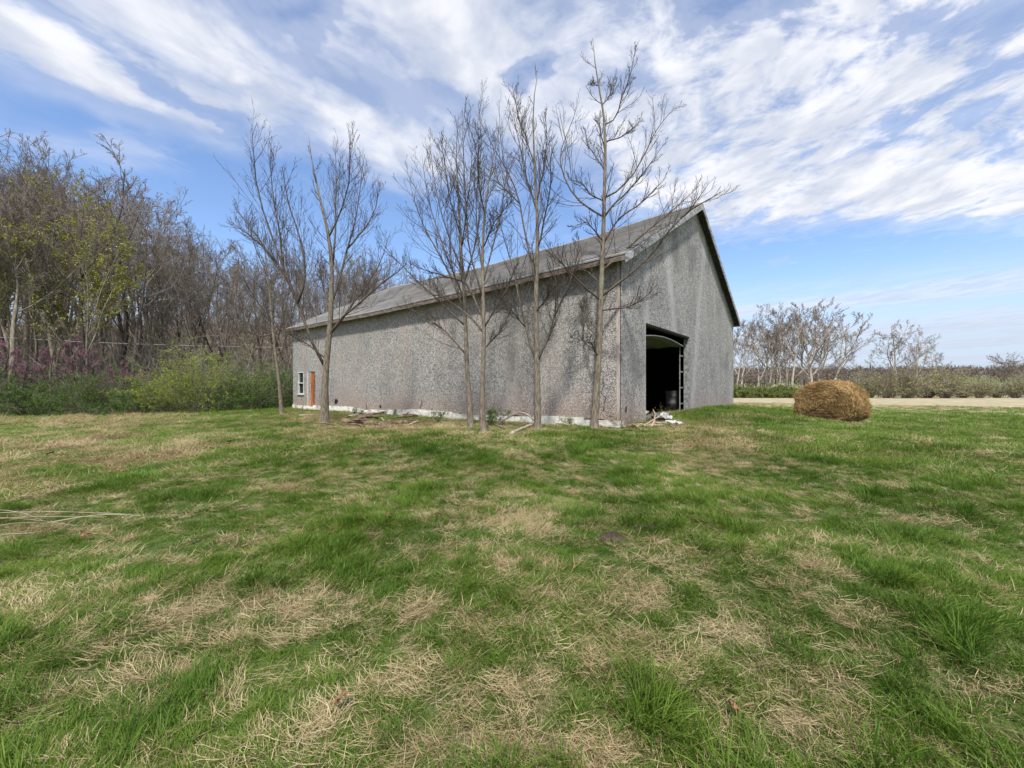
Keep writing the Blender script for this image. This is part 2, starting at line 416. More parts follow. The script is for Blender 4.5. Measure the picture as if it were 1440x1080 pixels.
def roof_mat():
    g = newmat('shingle'); ob = g.node('ShaderNodeObjectInfo').outputs['Random']
    n = g.noise(g.pos, 18, 4, .7); b = g.noise(g.mapping(g.obj, sc=(.45, 1.6, 1)), 1.0, 4, .6)
    tab = g.node('ShaderNodeTexBrick'); g.put(tab.inputs['Vector'], g.mapping(g.obj, sc=(1, 0, 0)))
    gr = g.mix(n, (.17, .172, .168), (.345, .347, .335)); br = g.mix(n, (.20, .165, .14), (.33, .275, .235))
    c = g.mix(g.ramp(g.math('ADD', b, g.math('MULTIPLY', g.math('SUBTRACT', ob, .5), .16)), .53, .62), gr, br)
    c = g.mix(g.math('MULTIPLY', ob, .35), c, (.14, .14, .135))
    w = g.noise(g.mapping(g.obj, loc=(5, ), sc=(3.5, 1, 1)) if False else g.mapping(g.obj, sc=(3.2, .1, 1)), 1.0, 1, 0)
    c = g.mix(g.ramp(w, .53, .56, 0, .3), c, (.12, .118, .112))
    return fin(g, c, .95, n, .5, .01)
M['shingle'] = roof_mat()
def glass_mat():
    g = newmat('pane_glass'); g.b.inputs['Roughness'].default_value = .08; g.put(g.b.inputs['Base Color'], (.02, .024, .028)); g.b.inputs['Specular IOR Level'].default_value = .5
    return g.m
M['glass'] = glass_mat()

# ------------------------------------------------------------------ ground
PATCH = [(740,730,115,13,1),(655,685,40,10,.8),(765,700,40,8,.5),(400,688,60,12,.8),(480,663,32,10,.7),(335,760,42,9,.9),(430,848,110,20,.9),(575,852,50,10,.8),(440,885,70,14,.7),
 (665,880,75,14,.8),(885,835,75,17,1),(1035,890,95,15,.9),(1140,800,34,12,.8),(905,925,80,42,.85),(1125,985,115,48,.95),(1305,731,44,9,1),(1310,640,55,4,1),(1025,628,55,20,1.0),
 (975,603,48,17,.8),(1195,870,60,20,.6),(1335,960,80,30,.5),(620,965,70,30,.5),(505,985,60,20,.5),(700,1050,110,28,.7),(880,1060,130,30,.7),(470,1035,80,28,.5),(265,632,44,17,.9),
 (155,632,46,18,.8),(50,636,60,14,.45),(60,682,60,10,.5),(50,596,130,7,.8),(180,590,90,5,.7),(620,601,130,7,.9),(440,590,60,8,.9),(500,607,150,8,.6),(760,797,45,7,.7),(260,862,80,12,.6),(80,745,120,7,.5),
 (1010,655,60,10,.5),(700,705,30,6,.6),(1400,705,50,6,.4),(820,690,25,6,.4),(25,715,50,22,.4),(40,1060,60,20,.4),(920,762,55,5,.5),(1260,770,60,10,.4),(1180,1050,70,20,.5),(770,955,60,22,.5)]
def dryness(x, y):
    z = hgt(x, y); px, py = proj(x, y, z)
    n = fbm(x, y, 1.3, 21, 3); n2 = fbm(x, y, .42, 33, 2); n3 = fbm(x, y, 4.5, 41, 2)
    d = .04 + sstep((n - .50) / .25) * .24 + (n2 - .5) * .30 + (n3 - .5) * .3
    jx = (n - .5) * 60 * 12 / np.maximum(np.asarray(y), 2); jy = (n3 - .5) * 16
    for (cx, cy, rx, ry, k) in PATCH:
        q = ((px + jx * .5 - cx) / (rx * 1.1)) ** 2 + ((py + jy - cy) / (ry * 1.15)) ** 2
        d = d + k * .58 * np.exp(-q ** 1.3)
    left = sstep((420 - px) / 350) * sstep((735 - py) / 60)
    d = d + left * (.04 + .26 * sstep((n - .50) / .12))
    # lush bank by the door and right field
    u, v = to_uv(x, y)
    lush = np.exp(-((v - 10) / 6) ** 4) * np.exp(-((u + 2.4) / 1.9) ** 4)
    d = d * (1 - .75 * lush)
    rgt = sstep((px - 1050) / 200) * sstep((640 - py) / 40)
    d = d * (1 - .35 * rgt)
    dist = np.hypot(x, y)
    far = sstep((dist - 26) / 22)
    d = d * (1 - far) + far * (.50 + .9 * (fbm(x, y, .12, 55, 3) - .5) + .55 * sstep((dist - 46) / 18))
    d = np.where(np.asarray(y) > 130, .45 + .3 * (fbm(x, y, .02, 5, 2) - .5), d)
    return np.clip(d, 0, 1)

def make_ground():
    rad = np.concatenate([[0.0], np.geomspace(.35, 2600, 230)])
    th = np.unique(np.concatenate([np.radians(np.linspace(-62, 62, 420)), np.radians(np.linspace(62, 298, 80))]))
    th = th[:-1]
    nt = len(th)
    X = np.sin(th)[None] * rad[1:, None]; Y = np.cos(th)[None] * rad[1:, None]
    Z = hgt(X, Y)
    V = np.concatenate([[[0, 0, float(hgt(0, 0))]], np.stack([X, Y, Z], -1).reshape(-1, 3)])
    idx = 1 + np.arange((len(rad) - 1) * nt).reshape(-1, nt); nx = np.roll(idx, -1, 1)
    q = np.stack([idx[:-1], idx[1:], nx[1:], nx[:-1]], -1).reshape(-1, 4)
    tri = np.stack([np.zeros(nt, int), idx[0], nx[0]], -1)
    mb = MB(); mb.v = [V]; mb.n = len(V); mb.f = [q, tri]; d = dryness(V[:, 0], V[:, 1]); mb.at = [d]
    me = mb.mesh('ground', M['turf'], True, 'dry')
    me.flip_normals()
    a = me.attributes.new('far', 'FLOAT', 'POINT'); a.data.foreach_set('value', sstep((np.hypot(V[:, 0], V[:, 1]) - 18) / 22).astype(np.float32))
    tag(link('ground', me), kind='structure')
make_ground()

# ------------------------------------------------------------------ barn
ZT, RISE, OHF, OHE = 5.45, 3.85, .30, .36
SL = RISE / (BW / 2)
barn = empty('barn', (C2[0], C2[1], 0), 0)
tag(barn, 'weathered grey gabled barn with stippled siding and an open doorway', 'barn')
# orientation: local frames as matrices; child meshes are built in wall-local coordinates then placed
def frame_obj(name, me, origin, ax, ay, az=(0, 0, 1), parent=barn):
    o = link(name, me, parent)
    m = Matrix(((ax[0], ay[0], az[0], origin[0]), (ax[1], ay[1], az[1], origin[1]), (ax[2], ay[2], az[2], origin[2]), (0, 0, 0, 1)))
    o.matrix_parent_inverse = Matrix.Translation(-Vector(barn.location)); o.matrix_basis = m
    return o
b3 = (B2[0], B2[1], 0); a3 = (A2[0], A2[1], 0); nb3 = (-B2[0], -B2[1], 0); na3 = (-A2[0], -A2[1], 0)
def prism(poly, t0, t1):
    """poly in (x,z) local, thickness along local y t0..t1"""
    n = len(poly); mb = MB()
    V = [(x, t0, z) for x, z in poly] + [(x, t1, z) for x, z in poly]
    mb.v.append(np.array(V)); mb.n = 2 * n; mb.at.append(np.zeros(2 * n))
    mb.f.append(np.array([list(range(n))])); mb.f.append(np.array([list(range(2 * n - 1, n - 1, -1))]))
    mb.f.append(np.array([(i, i + n, (i + 1) % n + n, (i + 1) % n) for i in range(n)]))
    return mb
def ragged(x0, x1, zb, amp, sd):
    r = np.random.default_rng(sd); xs = np.linspace(x0, x1, 12)
    z = zb + (fbm(xs, xs * 0, 1.3, sd % 7 + 60, 3) - .5) * amp * 2 + r.normal(0, amp * .16, 12)
    return [(x, zz) for x, zz in zip(xs, z)]
r_ = np.random.default_rng(4)
def side_zb(x): return .67 + .05 * math.sin(x * .9) - .04 * (x / BL) 
# long side: x local = u (0..BL), outward normal = -A
PW = BL / 18
WIN = (20.2, 20.97, 1.33, 2.66); SD = (18.74, 19.64, .60, 2.66)
for i in range(18):
    x0, x1 = i * PW + .004, (i + 1) * PW - .004
    off = r_.uniform(-.004, .004)
    segs = [(x0, x1)]
    parts = []
    cuts = [w for w in (WIN, SD) if w[0] < x1 and w[1] > x0]
    if not cuts:
        parts.append([(x0, ZT)] + ragged(x0, x1, side_zb(x0), .085, 60 + i // 3) + [(x1, ZT)])
    else:
        w = cuts[0]; a, b = max(x0, w[0]), min(x1, w[1])
        if a > x0 + .01: parts.append([(x0, ZT), (x0, side_zb(x0)), (a, side_zb(a)), (a, ZT)])
        if b < x1 - .01: parts.append([(b, ZT), (b, side_zb(b)), (x1, side_zb(x1)), (x1, ZT)])
        parts.append([(a, ZT), (a, w[3]), (b, w[3]), (b, ZT)])
        if w is WIN: parts.append([(a, w[2]), (a, side_zb(a)), (b, side_zb(b)), (b, w[2])])
    mb = MB()
    for p in parts:
        k = prism(p, -.03 - off, 0)
        n0 = mb.n
        for f in k.f: mb.f.append(f + n0)
        mb.v += k.v; mb.at += k.at; mb.n += k.n
    frame_obj('siding_panel', mb.mesh('siding_panel', M['side']), bp(0, 0, 0), b3, a3)
# gable: x local = v (0..BW), outward normal = -B
DR = (1.82, 6.52, .4, 3.74)
NG = 12; PG = BW / NG
def ztop(x): return ZT + RISE - abs(x - BW / 2) * SL
gx = sorted(set([0, BW, BW / 2, DR[0], DR[1]] + [i * PG for i in range(NG + 1)]))
gx = [x for k, x in enumerate(gx) if k == 0 or x - gx[k - 1] > .05 or x in (BW / 2, DR[0], DR[1])]
for i in range(len(gx) - 1):
    x0, x1 = gx[i], gx[i + 1]
    if x1 - x0 < .03: continue
    xa, xb = x0 + (.002 if i else 0), x1 - .002
    inside = x0 >= DR[0] - 1e-6 and x1 <= DR[1] + 1e-6
    zb = DR[3] if inside else .42
    bot = [(xa, zb), (xb, zb)] if inside else ragged(xa, xb, .5, .04, 80 + i)
    off = r_.uniform(-.003, .003)
    mb = prism([(xa, ztop(xa))] + bot + [(xb, ztop(xb))], .03 + off, 0)
    frame_obj('siding_panel', mb.mesh('siding_panel', M['gable']), bp(0, 0, 0), a3, nb3)
# plain inner skins, back and far walls (thickness inwards)
def skin(name, poly, origin, ax, ay, t0, t1, mat):
    return frame_obj(name, prism(poly, t0, t1).mesh(name, mat), origin, ax, ay)
skin('back_wall', [(0, ZT), (0, .2), (BL, .2), (BL, ZT)], bp(0, BW, 0), b3, a3, 0, -.15, M['side'])
skin('gable_wall', [(0, ZT), (0, .2), (BW, .2), (BW, ZT), (BW / 2, ZT + RISE)], bp(BL, 0, 0), a3, b3, 0, .03, M['gable'])
skin('inner_lining', [(.0, ZT), (.0, .45), (WIN[1] - .9 - .6, .45), (WIN[1] - .9 - .6, ZT)], bp(0, 0, 0), b3, a3, .002, .12, M['inner'])
skin('inner_lining', [(DR[1], 5.2), (DR[1], .3), (BW, .3), (BW, 5.2)], bp(0, 0, 0), a3, nb3, -.002, -.12, M['inner'])
skin('inner_lining', [(.12, 5.2), (.12, .3), (DR[0], .3), (DR[0], 5.2)], bp(0, 0, 0), a3, nb3, -.002, -.12, M['inner'])
skin('inner_lining', [(0, ZT), (0, .3), (BL, .3), (BL, ZT)], bp(0, BW - .16, 0), b3, a3, 0, -.1, M['inner'])
skin('inner_lining', [(0, ZT), (0, .3), (BW, .3), (BW, ZT), (BW / 2, ZT + RISE - .2)], bp(BL - .05, 0, 0), a3, b3, 0, -.1, M['inner'])
# foundation blocks along the side
x = -.03; k = 0
while x < BL:
    w = r_.uniform(.55, 1.25); x1 = min(x + w, BL)
    zt = side_zb(x) + r_.uniform(.015, .07) - .02; zt2 = zt + r_.uniform(-.03, .03)
    y0 = -r_.uniform(.055, .085)
    mb = prism([(x, zt), (x, -.1), (x1 - .015, -.1), (x1 - .015, zt2)], y0, .2)
    mb.v[0][:, 0] = np.where(mb.v[0][:, 2] > 0, mb.v[0][:, 0], mb.v[0][:, 0])
    frame_obj('foundation_block', mb.mesh('foundation_block', M['whitewash']), bp(0, 0, 0), b3, a3); x = x1
for (g0, g1) in ((0.0, DR[0]), (DR[1], BW)):
    frame_obj('foundation_block', prism([(g0, .47), (g0, -.1), (g1, -.1), (g1, .47)], .02, -.2).mesh('foundation_block', M['whitewash']), bp(0, 0, 0), a3, nb3)
# corner trim
frame_obj('corner_trim', prism([(0.0, ZT - .02), (0.0, .5), (.10, .52), (.10, ZT - .02)], -.045, -.032 - .004).mesh('corner_trim', M['trim']), bp(0, 0, 0), b3, a3)
frame_obj('corner_trim', prism([(-.045, ZT + .0), (-.045, .5), (.05, .5), (.05, ZT + .02)], .042, .033).mesh('corner_trim', M['gable']), bp(0, 0, 0), a3, nb3)

# roof: u from -OHF to BL+OHF, slope from eave to ridge; deck, shingle courses, boards
def sag(u, s):  # s: 0 eave 1 ridge
    t = np.clip((u + OHF) / (BL + 2 * OHF), 0, 1); return -np.sin(np.pi * t) * (.10 + .16 * s) + .03 * np.sin(t * 19) * (.4 + s * .6)
def roof_pt(u, s, dz, side):
    vv = -OHE + s * (BW / 2 + OHE)
    z = ZT - SL * OHE + s * (SL * (BW / 2 + OHE)) + dz + sag(u, s)
    if side: vv = BW - vv
    return np.stack([C2[0] + u * B2[0] + vv * A2[0] - barn.location[0], C2[1] + u * B2[1] + vv * A2[1] - barn.location[1], z + 0 * u], -1)
US = np.linspace(-OHF, BL + OHF, 26)
def strip(name, s0, s1, z00, z01, z10, z11, side, mat, us=US):
    """slab: lower edge bottom/top z00,z01, upper edge z10,z11"""
    P = np.stack([roof_pt(us, s0, z00, side), roof_pt(us, s0, z01, side), roof_pt(us, s1, z11, side), roof_pt(us, s1, z10, side)], 1)
    n = len(us); idx = np.arange(n * 4).reshape(n, 4); nx = np.roll(idx, -1, 1)
    q = np.stack([idx[:-1], nx[:-1], nx[1:], idx[1:]], -1).reshape(-1, 4)
    q = np.concatenate([q, [idx[0][::-1], idx[-1]]])
    if side: q = q[:, ::-1]
    mb = MB(); mb.add(P.reshape(-1, 3), q)
    return link(name, mb.mesh(name, mat), barn)
for side in (0, 1):
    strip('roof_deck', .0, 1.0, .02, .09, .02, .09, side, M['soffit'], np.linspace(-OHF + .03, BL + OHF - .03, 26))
    nc = 28 if side == 0 else 8
    for i in range(nc):
        s0 = i / nc; s1 = (i + 1) / nc
        o = strip('shingle_course', s0 - (.006 if i == 0 else 0), s1, .094 + (.028 if i else .0), .112 + .028 , .094, .112, side, M['shingle'])
# ridge cap
mb = MB()
for side in (0, 1):
    pass
P = np.stack([roof_pt(US, .985, .125, 0), roof_pt(US, 1.0, .155, 0), roof_pt(US, .985, .125, 1)], 1)
n = len(US); idx = np.arange(n * 3).reshape(n, 3)
q = np.concatenate([np.stack([idx[:-1, 0], idx[:-1, 1], idx[1:, 1], idx[1:, 0]], -1), np.stack([idx[:-1, 1], idx[:-1, 2], idx[1:, 2], idx[1:, 1]], -1)])
mb.add(P.reshape(-1, 3), q[:, ::-1]); link('ridge_cap', mb.mesh('ridge_cap', M['shingle']), barn)
# eave fascia boards, in lengths
for side in (0, 1):
    cuts = [-OHF, 3.1, 7.4, 11.0, 15.2, 19.0, BL + OHF] if side == 0 else [-OHF, BL / 2, BL + OHF]
    for a, b in zip(cuts[:-1], cuts[1:]):
        us = np.linspace(a + .004, b - .004, 7); j = r_.uniform(-.015, .015)
        def ep(du, dz):
            vv = -OHE - du; z = ZT - SL * OHE + dz + sag(us, 0)
            if side: vv = BW - vv
            return np.stack([C2[0] + us * B2[0] + vv * A2[0] - barn.location[0], C2[1] + us * B2[1] + vv * A2[1] - barn.location[1], z], -1)
        P = np.stack([ep(-.002, -.095 + j), ep(.03, -.095 + j), ep(.03, .085), ep(-.002, .085)], 1)
        idx = np.arange(28).reshape(7, 4); nx = np.roll(idx, -1, 1)
        q = np.concatenate([np.stack([idx[:-1], nx[:-1], nx[1:], idx[1:]], -1).reshape(-1, 4), [idx[0][::-1], idx[-1]]])
        mb = MB(); mb.add(P.reshape(-1, 3), q if not side else q[:, ::-1]); link('fascia_board', mb.mesh('fascia_board', M['fascia']), barn)
# rake boards front + back
for (uu, sgn) in ((-OHF, -1), (BL + OHF, 1)):
    for side in (0, 1):
        cuts = [0, .34, .67, 1.0]
        for a, b in zip(cuts[:-1], cuts[1:]):
            P = []
            for s in (a + .002, b - .001):
                for du, dz in ((0, -.15), (.035 * sgn, -.15), (.035 * sgn, .088), (0, .088)):
                    P.append(roof_pt(np.array([uu + du]), s, dz, side)[0])
            mb = MB(); mb.add(P, [(0, 1, 2, 3), (7, 6, 5, 4), (0, 4, 5, 1), (1, 5, 6, 2), (2, 6, 7, 3), (3, 7, 4, 0)])
            link('rake_board', mb.mesh('rake_board', M['rake']), barn)
# rafters under the eave
for i in range(24):
    u = .3 + i * (BL - .6) / 23
    mb = MB(); p0 = roof_pt(np.array([u]), 0.0, -.045, 0)[0]; p1 = roof_pt(np.array([u]), .06, -.045, 0)[0]
    d = p1 - p0; L = np.linalg.norm(d); d /= L; w = np.array([B2[0], B2[1], 0.]); nn = np.cross(d, w)
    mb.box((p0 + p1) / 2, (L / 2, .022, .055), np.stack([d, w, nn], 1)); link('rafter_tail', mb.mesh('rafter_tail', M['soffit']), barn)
# doorway frame, raised overhead door, track
def gbox(name, x0, x1, y0, y1, z0, z1, mat, parent=barn):
    mb = MB(); mb.box(((x0 + x1) / 2, (y0 + y1) / 2, (z0 + z1) / 2), ((x1 - x0) / 2, (y1 - y0) / 2, (z1 - z0) / 2))
    return frame_obj(name, mb.mesh(name, mat), bp(0, 0, 0), a3, b3, parent=barn)   # y inwards
gbox('door_jamb', DR[0] - .0, DR[0] + .05, .003, .16, .35, DR[3], M['inner'])
gbox('door_jamb', DR[1] - .07, DR[1] + .002, -.035, .20, .35, DR[3] - .002, M['galv'])
gbox('door_header', DR[0] + .05, DR[1] - .07, -.004, .20, DR[3] - .06, DR[3] + .001, M['inner'])
gbox('door_track', DR[1] - .41, DR[1] - .37, .24, .27, .3, DR[3] - .35, M['galv'])
for zz in (1.0, 1.65, 2.3, 2.95): gbox('track_bracket', DR[1] - .36, DR[1] - .07, .23, .25, zz, zz + .05, M['galv'])
# sagging door section hanging under the header
nx_, ny_ = 16, 7; V = []
for j in range(ny_):
    for i in range(nx_):
        s = i / (nx_ - 1); t = j / (ny_ - 1)
        X = DR[0] + .05 + s * (DR[1] - DR[0] - .45); bow = math.sin(math.pi * s)
        V.append((X, .15 + t * 1.5, 3.34 + bow * .15 * (1 - t) - t * .02 + .02 * math.sin(t * 25)))
V = np.array(V); idx = np.arange(nx_ * ny_).reshape(ny_, nx_)
q = np.stack([idx[:-1, :-1], idx[:-1, 1:], idx[1:, 1:], idx[1:, :-1]], -1).reshape(-1, 4)
mb = MB(); mb.add(V, q[:, ::-1]); mb.add(V + (0, 0, .03), q)
dd_ = frame_obj('overhead_door', mb.mesh('overhead_door', M['door_panel']), bp(0, 0, 0), a3, b3)
mb = MB(); P = V[:nx_] + (0, -.02, .01); mb.tubes(P[None], np.full((1, nx_), .018), 6)
frame_obj('door_edge', mb.mesh('door_edge', M['white_frame']), bp(0, 0, 0), a3, b3)
# side window and rusty door
def sbox(name, x0, x1, y0, y1, z0, z1, mat):
    mb = MB(); mb.box(((x0 + x1) / 2, (y0 + y1) / 2, (z0 + z1) / 2), ((x1 - x0) / 2, (y1 - y0) / 2, (z1 - z0) / 2))
    return frame_obj(name, mb.mesh(name, mat), bp(0, 0, 0), b3, a3)   # y>0 inwards
win = sbox('window', WIN[0] + .055, WIN[1] - .055, .045, .06, WIN[2] + .05, WIN[3] - .05, M['dark'])
def under(o, par):
    o.parent = par; o.matrix_parent_inverse = par.matrix_basis.inverted() ; 
def sub(o, par):
    o.parent = par; o.matrix_parent_inverse = Matrix.Identity(4); o.matrix_basis = Matrix.Identity(4)
for (x0, x1, z0, z1) in ((WIN[0], WIN[0] + .055, WIN[2], WIN[3]), (WIN[1] - .055, WIN[1], WIN[2], WIN[3]), (WIN[0] + .055, WIN[1] - .055, WIN[3] - .05, WIN[3]), (WIN[0] + .055, WIN[1] - .055, WIN[2], WIN[2] + .05), (WIN[0] + .055, WIN[1] - .055, 1.96, 2.02)):
    sub(sbox('window_frame', x0, x1, -.05, .06, z0, z1, M['white_frame']), win)
sub(sbox('window_sill', WIN[0] - .06, WIN[1] + .06, -.10, -.034, WIN[2] - .06, WIN[2] - .002, M['white_frame']), win)
sub(sbox('pane', WIN[0] + .055, WIN[1] - .055, .030, .036, 2.02, WIN[3] - .05, M['glass']), win)
sub(sbox('pane', WIN[0] + .055, WIN[1] - .38, .030, .036, WIN[2] + .05, 1.96, M['glass']), win)
sd = sbox('side_door', SD[0] + .06, SD[1] - .02, -.02, .03, SD[2] + .02, SD[3] - .05, M['rusty'])
sub(sbox('door_frame', SD[0], SD[0] + .06, -.045, .08, SD[2], SD[3], M['fascia']), sd)
sub(sbox('door_frame', SD[1] - .0, SD[1] + .05, -.045, -.032, SD[2], SD[3], M['rusty_pale']), sd)
sub(sbox('door_frame', SD[0] + .06, SD[1], -.045, .08, SD[3] - .05, SD[3], M['fascia']), sd)
sub(sbox('door_plate', SD[1] - .26, SD[1] - .03, -.026, -.021, SD[2] + 1.0, SD[3] - .07, M['rusty_pale']), sd)
mb = MB(); mb.tubes([[(SD[1] - .12, -.02, 1.55), (SD[1] - .12, -.07, 1.55), (SD[1] - .17, -.075, 1.55), (SD[1] - .2, -.075, 1.55)]], [[.014, .014, .014, .012]], 6)
sub(frame_obj('handle', mb.mesh('handle', M['galv']), bp(0, 0, 0), b3, a3), sd)
sbox('door_step', SD[0] - .15, SD[1] + .15, -.32, -.088, .2, SD[2] - .03, M['whitewash'])
# vents pipes and cracks
mb = MB(); mb.tubes([[(17.0, -.06, 5.1), (17.0, -.06, 4.3), (17.0, -.06, 3.45)]], [[.03, .03, .03]], 6)
frame_obj('conduit', mb.mesh('conduit', M['galv']), bp(0, 0, 0), b3, a3)
def crack(pts, w, ax, ay, yo):
    pts = np.array(pts, float); up = pts + (w, 0); V = [(x, yo, z) for x, z in pts] + [(x, yo, z) for x, z in up[::-1]]
    mb = MB(); mb.add(V, [list(range(len(V)))]); return frame_obj('crack', mb.mesh('crack', M['dark']), bp(0, 0, 0), ax, ay)
def jag(x, z0, z1, n, amp, sd):
    r = np.random.default_rng(sd); zz = np.linspace(z0, z1, n); return [(x + r.normal(0, amp), z) for z in zz]
crack(jag(.50, .95, 2.0, 9, .035, 2), .022, b3, a3, -.036 - .004); crack(jag(.62, 2.0, 3.4, 10, .03, 3), .012, b3, a3, -.036 - .004)
crack(jag(9.0, .60, 1.15, 6, .04, 4), .04, b3, a3, -.04); crack(jag(13.3, .6, .95, 5, .03, 5), .05, b3, a3, -.04)
def painted_hole(x, z, rx, rz, ax, ay, yo, sd):  # flat dark patch on the siding, inner shade painted as its colour
    r = np.random.default_rng(sd); V = []
    for k in range(11):
        t = k / 11 * 2 * math.pi; f = r.uniform(.7, 1.15); V.append((x + math.cos(t) * rx * f, yo, z + math.sin(t) * rz * f))
    mb = MB(); mb.add(V, [list(range(11))]); frame_obj('painted_hole', mb.mesh('painted_hole', M['dark']), bp(0, 0, 0), ax, ay)
painted_hole(.30, 1.02, .055, .11, a3, nb3, .0375, 1); painted_hole(16.3, .95, .22, .16, b3, a3, -.041, 2); painted_hole(12.1, .78, .1, .09, b3, a3, -.041, 3)

# things inside the doorway
def inside_pt(v, u, z): return bp(u, v, z)
def lathe(name, prof, mat, loc, k=20, label=None, cat=None, tilt=None):
    prof = np.array(prof, float); an = np.arange(k) / k * 2 * np.pi
    V = np.stack([prof[:, 0][:, None] * np.cos(an), prof[:, 0][:, None] * np.sin(an), np.repeat(prof[:, 1][:, None], k, 1)], -1)
    idx = np.arange(len(prof) * k).reshape(-1, k); nx = np.roll(idx, -1, 1)
    q = np.stack([idx[:-1], nx[:-1], nx[1:], idx[1:]], -1).reshape(-1, 4)
    mb = MB(); mb.add(V.reshape(-1, 3), q); o = link(name, mb.mesh(name, mat, True)); o.location = loc
    if tilt: o.rotation_euler = tilt
    return tag(o, label, cat)
p = bp(1.0, 7.45, 0); p[2] = float(hgt(p[0], p[1]))
lathe('drum', [(0, 0), (.29, 0), (.29, .3), (.305, .32), (.29, .34), (.29, .62), (.305, .64), (.29, .66), (.29, .86), (.27, .87), (.27, .80), (0, .80)], M['barrel'], p, label='dull grey drum standing just inside the dark barn doorway', cat='drum')
p0 = bp(1.5, 3.9, 0); p0[2] = float(hgt(p0[0], p0[1])); p1 = bp(1.8, 3.55, 3.35)
mb = MB(); ts = np.linspace(0, 1, 8)[:, None]; P = (p1 - p0) * ts + np.sin(ts * 3.14) * .06; mb.tubes(P[None], np.full((1, 8), .022), 6)
tag(link('pole', mb.mesh('pole', M['galv'])), 'thin pole leaning upright inside the dark barn doorway', 'pole').location = p0
mb = MB(); mb.tubes([[(0, 0, 0), (.02, 0, -.3), (.10, 0, -.7), (.12, 0, -.85)]], [[.016] * 4], 4)
o = tag(link('strap', mb.mesh('strap', M['whitewash'])), 'pale strap hanging from the raised door inside the barn', 'strap'); o.location = bp(.8, 2.5, 3.36)

# ------------------------------------------------------------------ trees
def nrm(v): return v / (np.linalg.norm(v, axis=-1, keepdims=True) + 1e-9)
def grow(P, R, nc, s0, s1, a0, a1, lf, N, up, wig, rg, rfrac=.6, rtip=.004, rmax=None, lrand=(.6, 1.2), decay=.5):
    M_, Np, _ = P.shape
    par = np.repeat(np.arange(M_), nc); m = len(par)
    s = np.clip(((np.tile(np.arange(nc), M_) + rg.uniform(0, 1, m)) / nc), 0, 1) * (s1 - s0) + s0
    f = s * (Np - 1); i = np.minimum(f.astype(int), Np - 2); w = (f - i)[:, None]
    st = P[par, i] * (1 - w) + P[par, i + 1] * w
    rad = R[par, i] * (1 - w[:, 0]) + R[par, i + 1] * w[:, 0]
    T = nrm(P[par, i + 1] - P[par, i])
    rv = rg.normal(size=(m, 3)); pv = nrm(rv - (rv * T).sum(1, keepdims=True) * T)
    an = np.radians(rg.uniform(a0, a1, m))[:, None]
    d = np.cos(an) * T + np.sin(an) * pv
    L = np.linalg.norm(np.diff(P, axis=1), axis=2).sum(1)[par] * lf * (1 - decay * s) * rg.uniform(*lrand, m)
    Q = np.zeros((m, N, 3)); Q[:, 0] = st; step = (L / (N - 1))[:, None]
    for k in range(1, N):
        d = nrm(d + np.array([0, 0, up]) + rg.normal(size=(m, 3)) * wig); Q[:, k] = Q[:, k - 1] + d * step
    r0 = np.minimum(rad * rfrac, rmax if rmax else 9); r0 = np.maximum(r0, rtip * 1.2)
    tt = np.linspace(0, 1, N)[None]
    RR = r0[:, None] * (1 - tt) ** .8 + rtip * tt
    return Q, RR

def resample(pl, N, z0, dz):
    pl = np.array(pl, float); d = np.r_[0, np.cumsum(np.hypot(*np.diff(pl, axis=0).T))]; t = np.linspace(0, d[-1], N)
    # smooth: sample linear then blur slightly
    x = np.interp(t, d, pl[:, 0]); y = np.interp(t, d, pl[:, 1])
    for _ in range(1):
        x[1:-1] = (x[:-2] + 2 * x[1:-1] + x[2:]) / 4; y[1:-1] = (y[:-2] + 2 * y[1:-1] + y[2:]) / 4
    Z = z0 + dz * (t / d[-1]) ** 1.2
    return np.stack([(x - 720) / FPX * Z, Z, CAMZ + (HOR - y) / FPX * Z], -1)

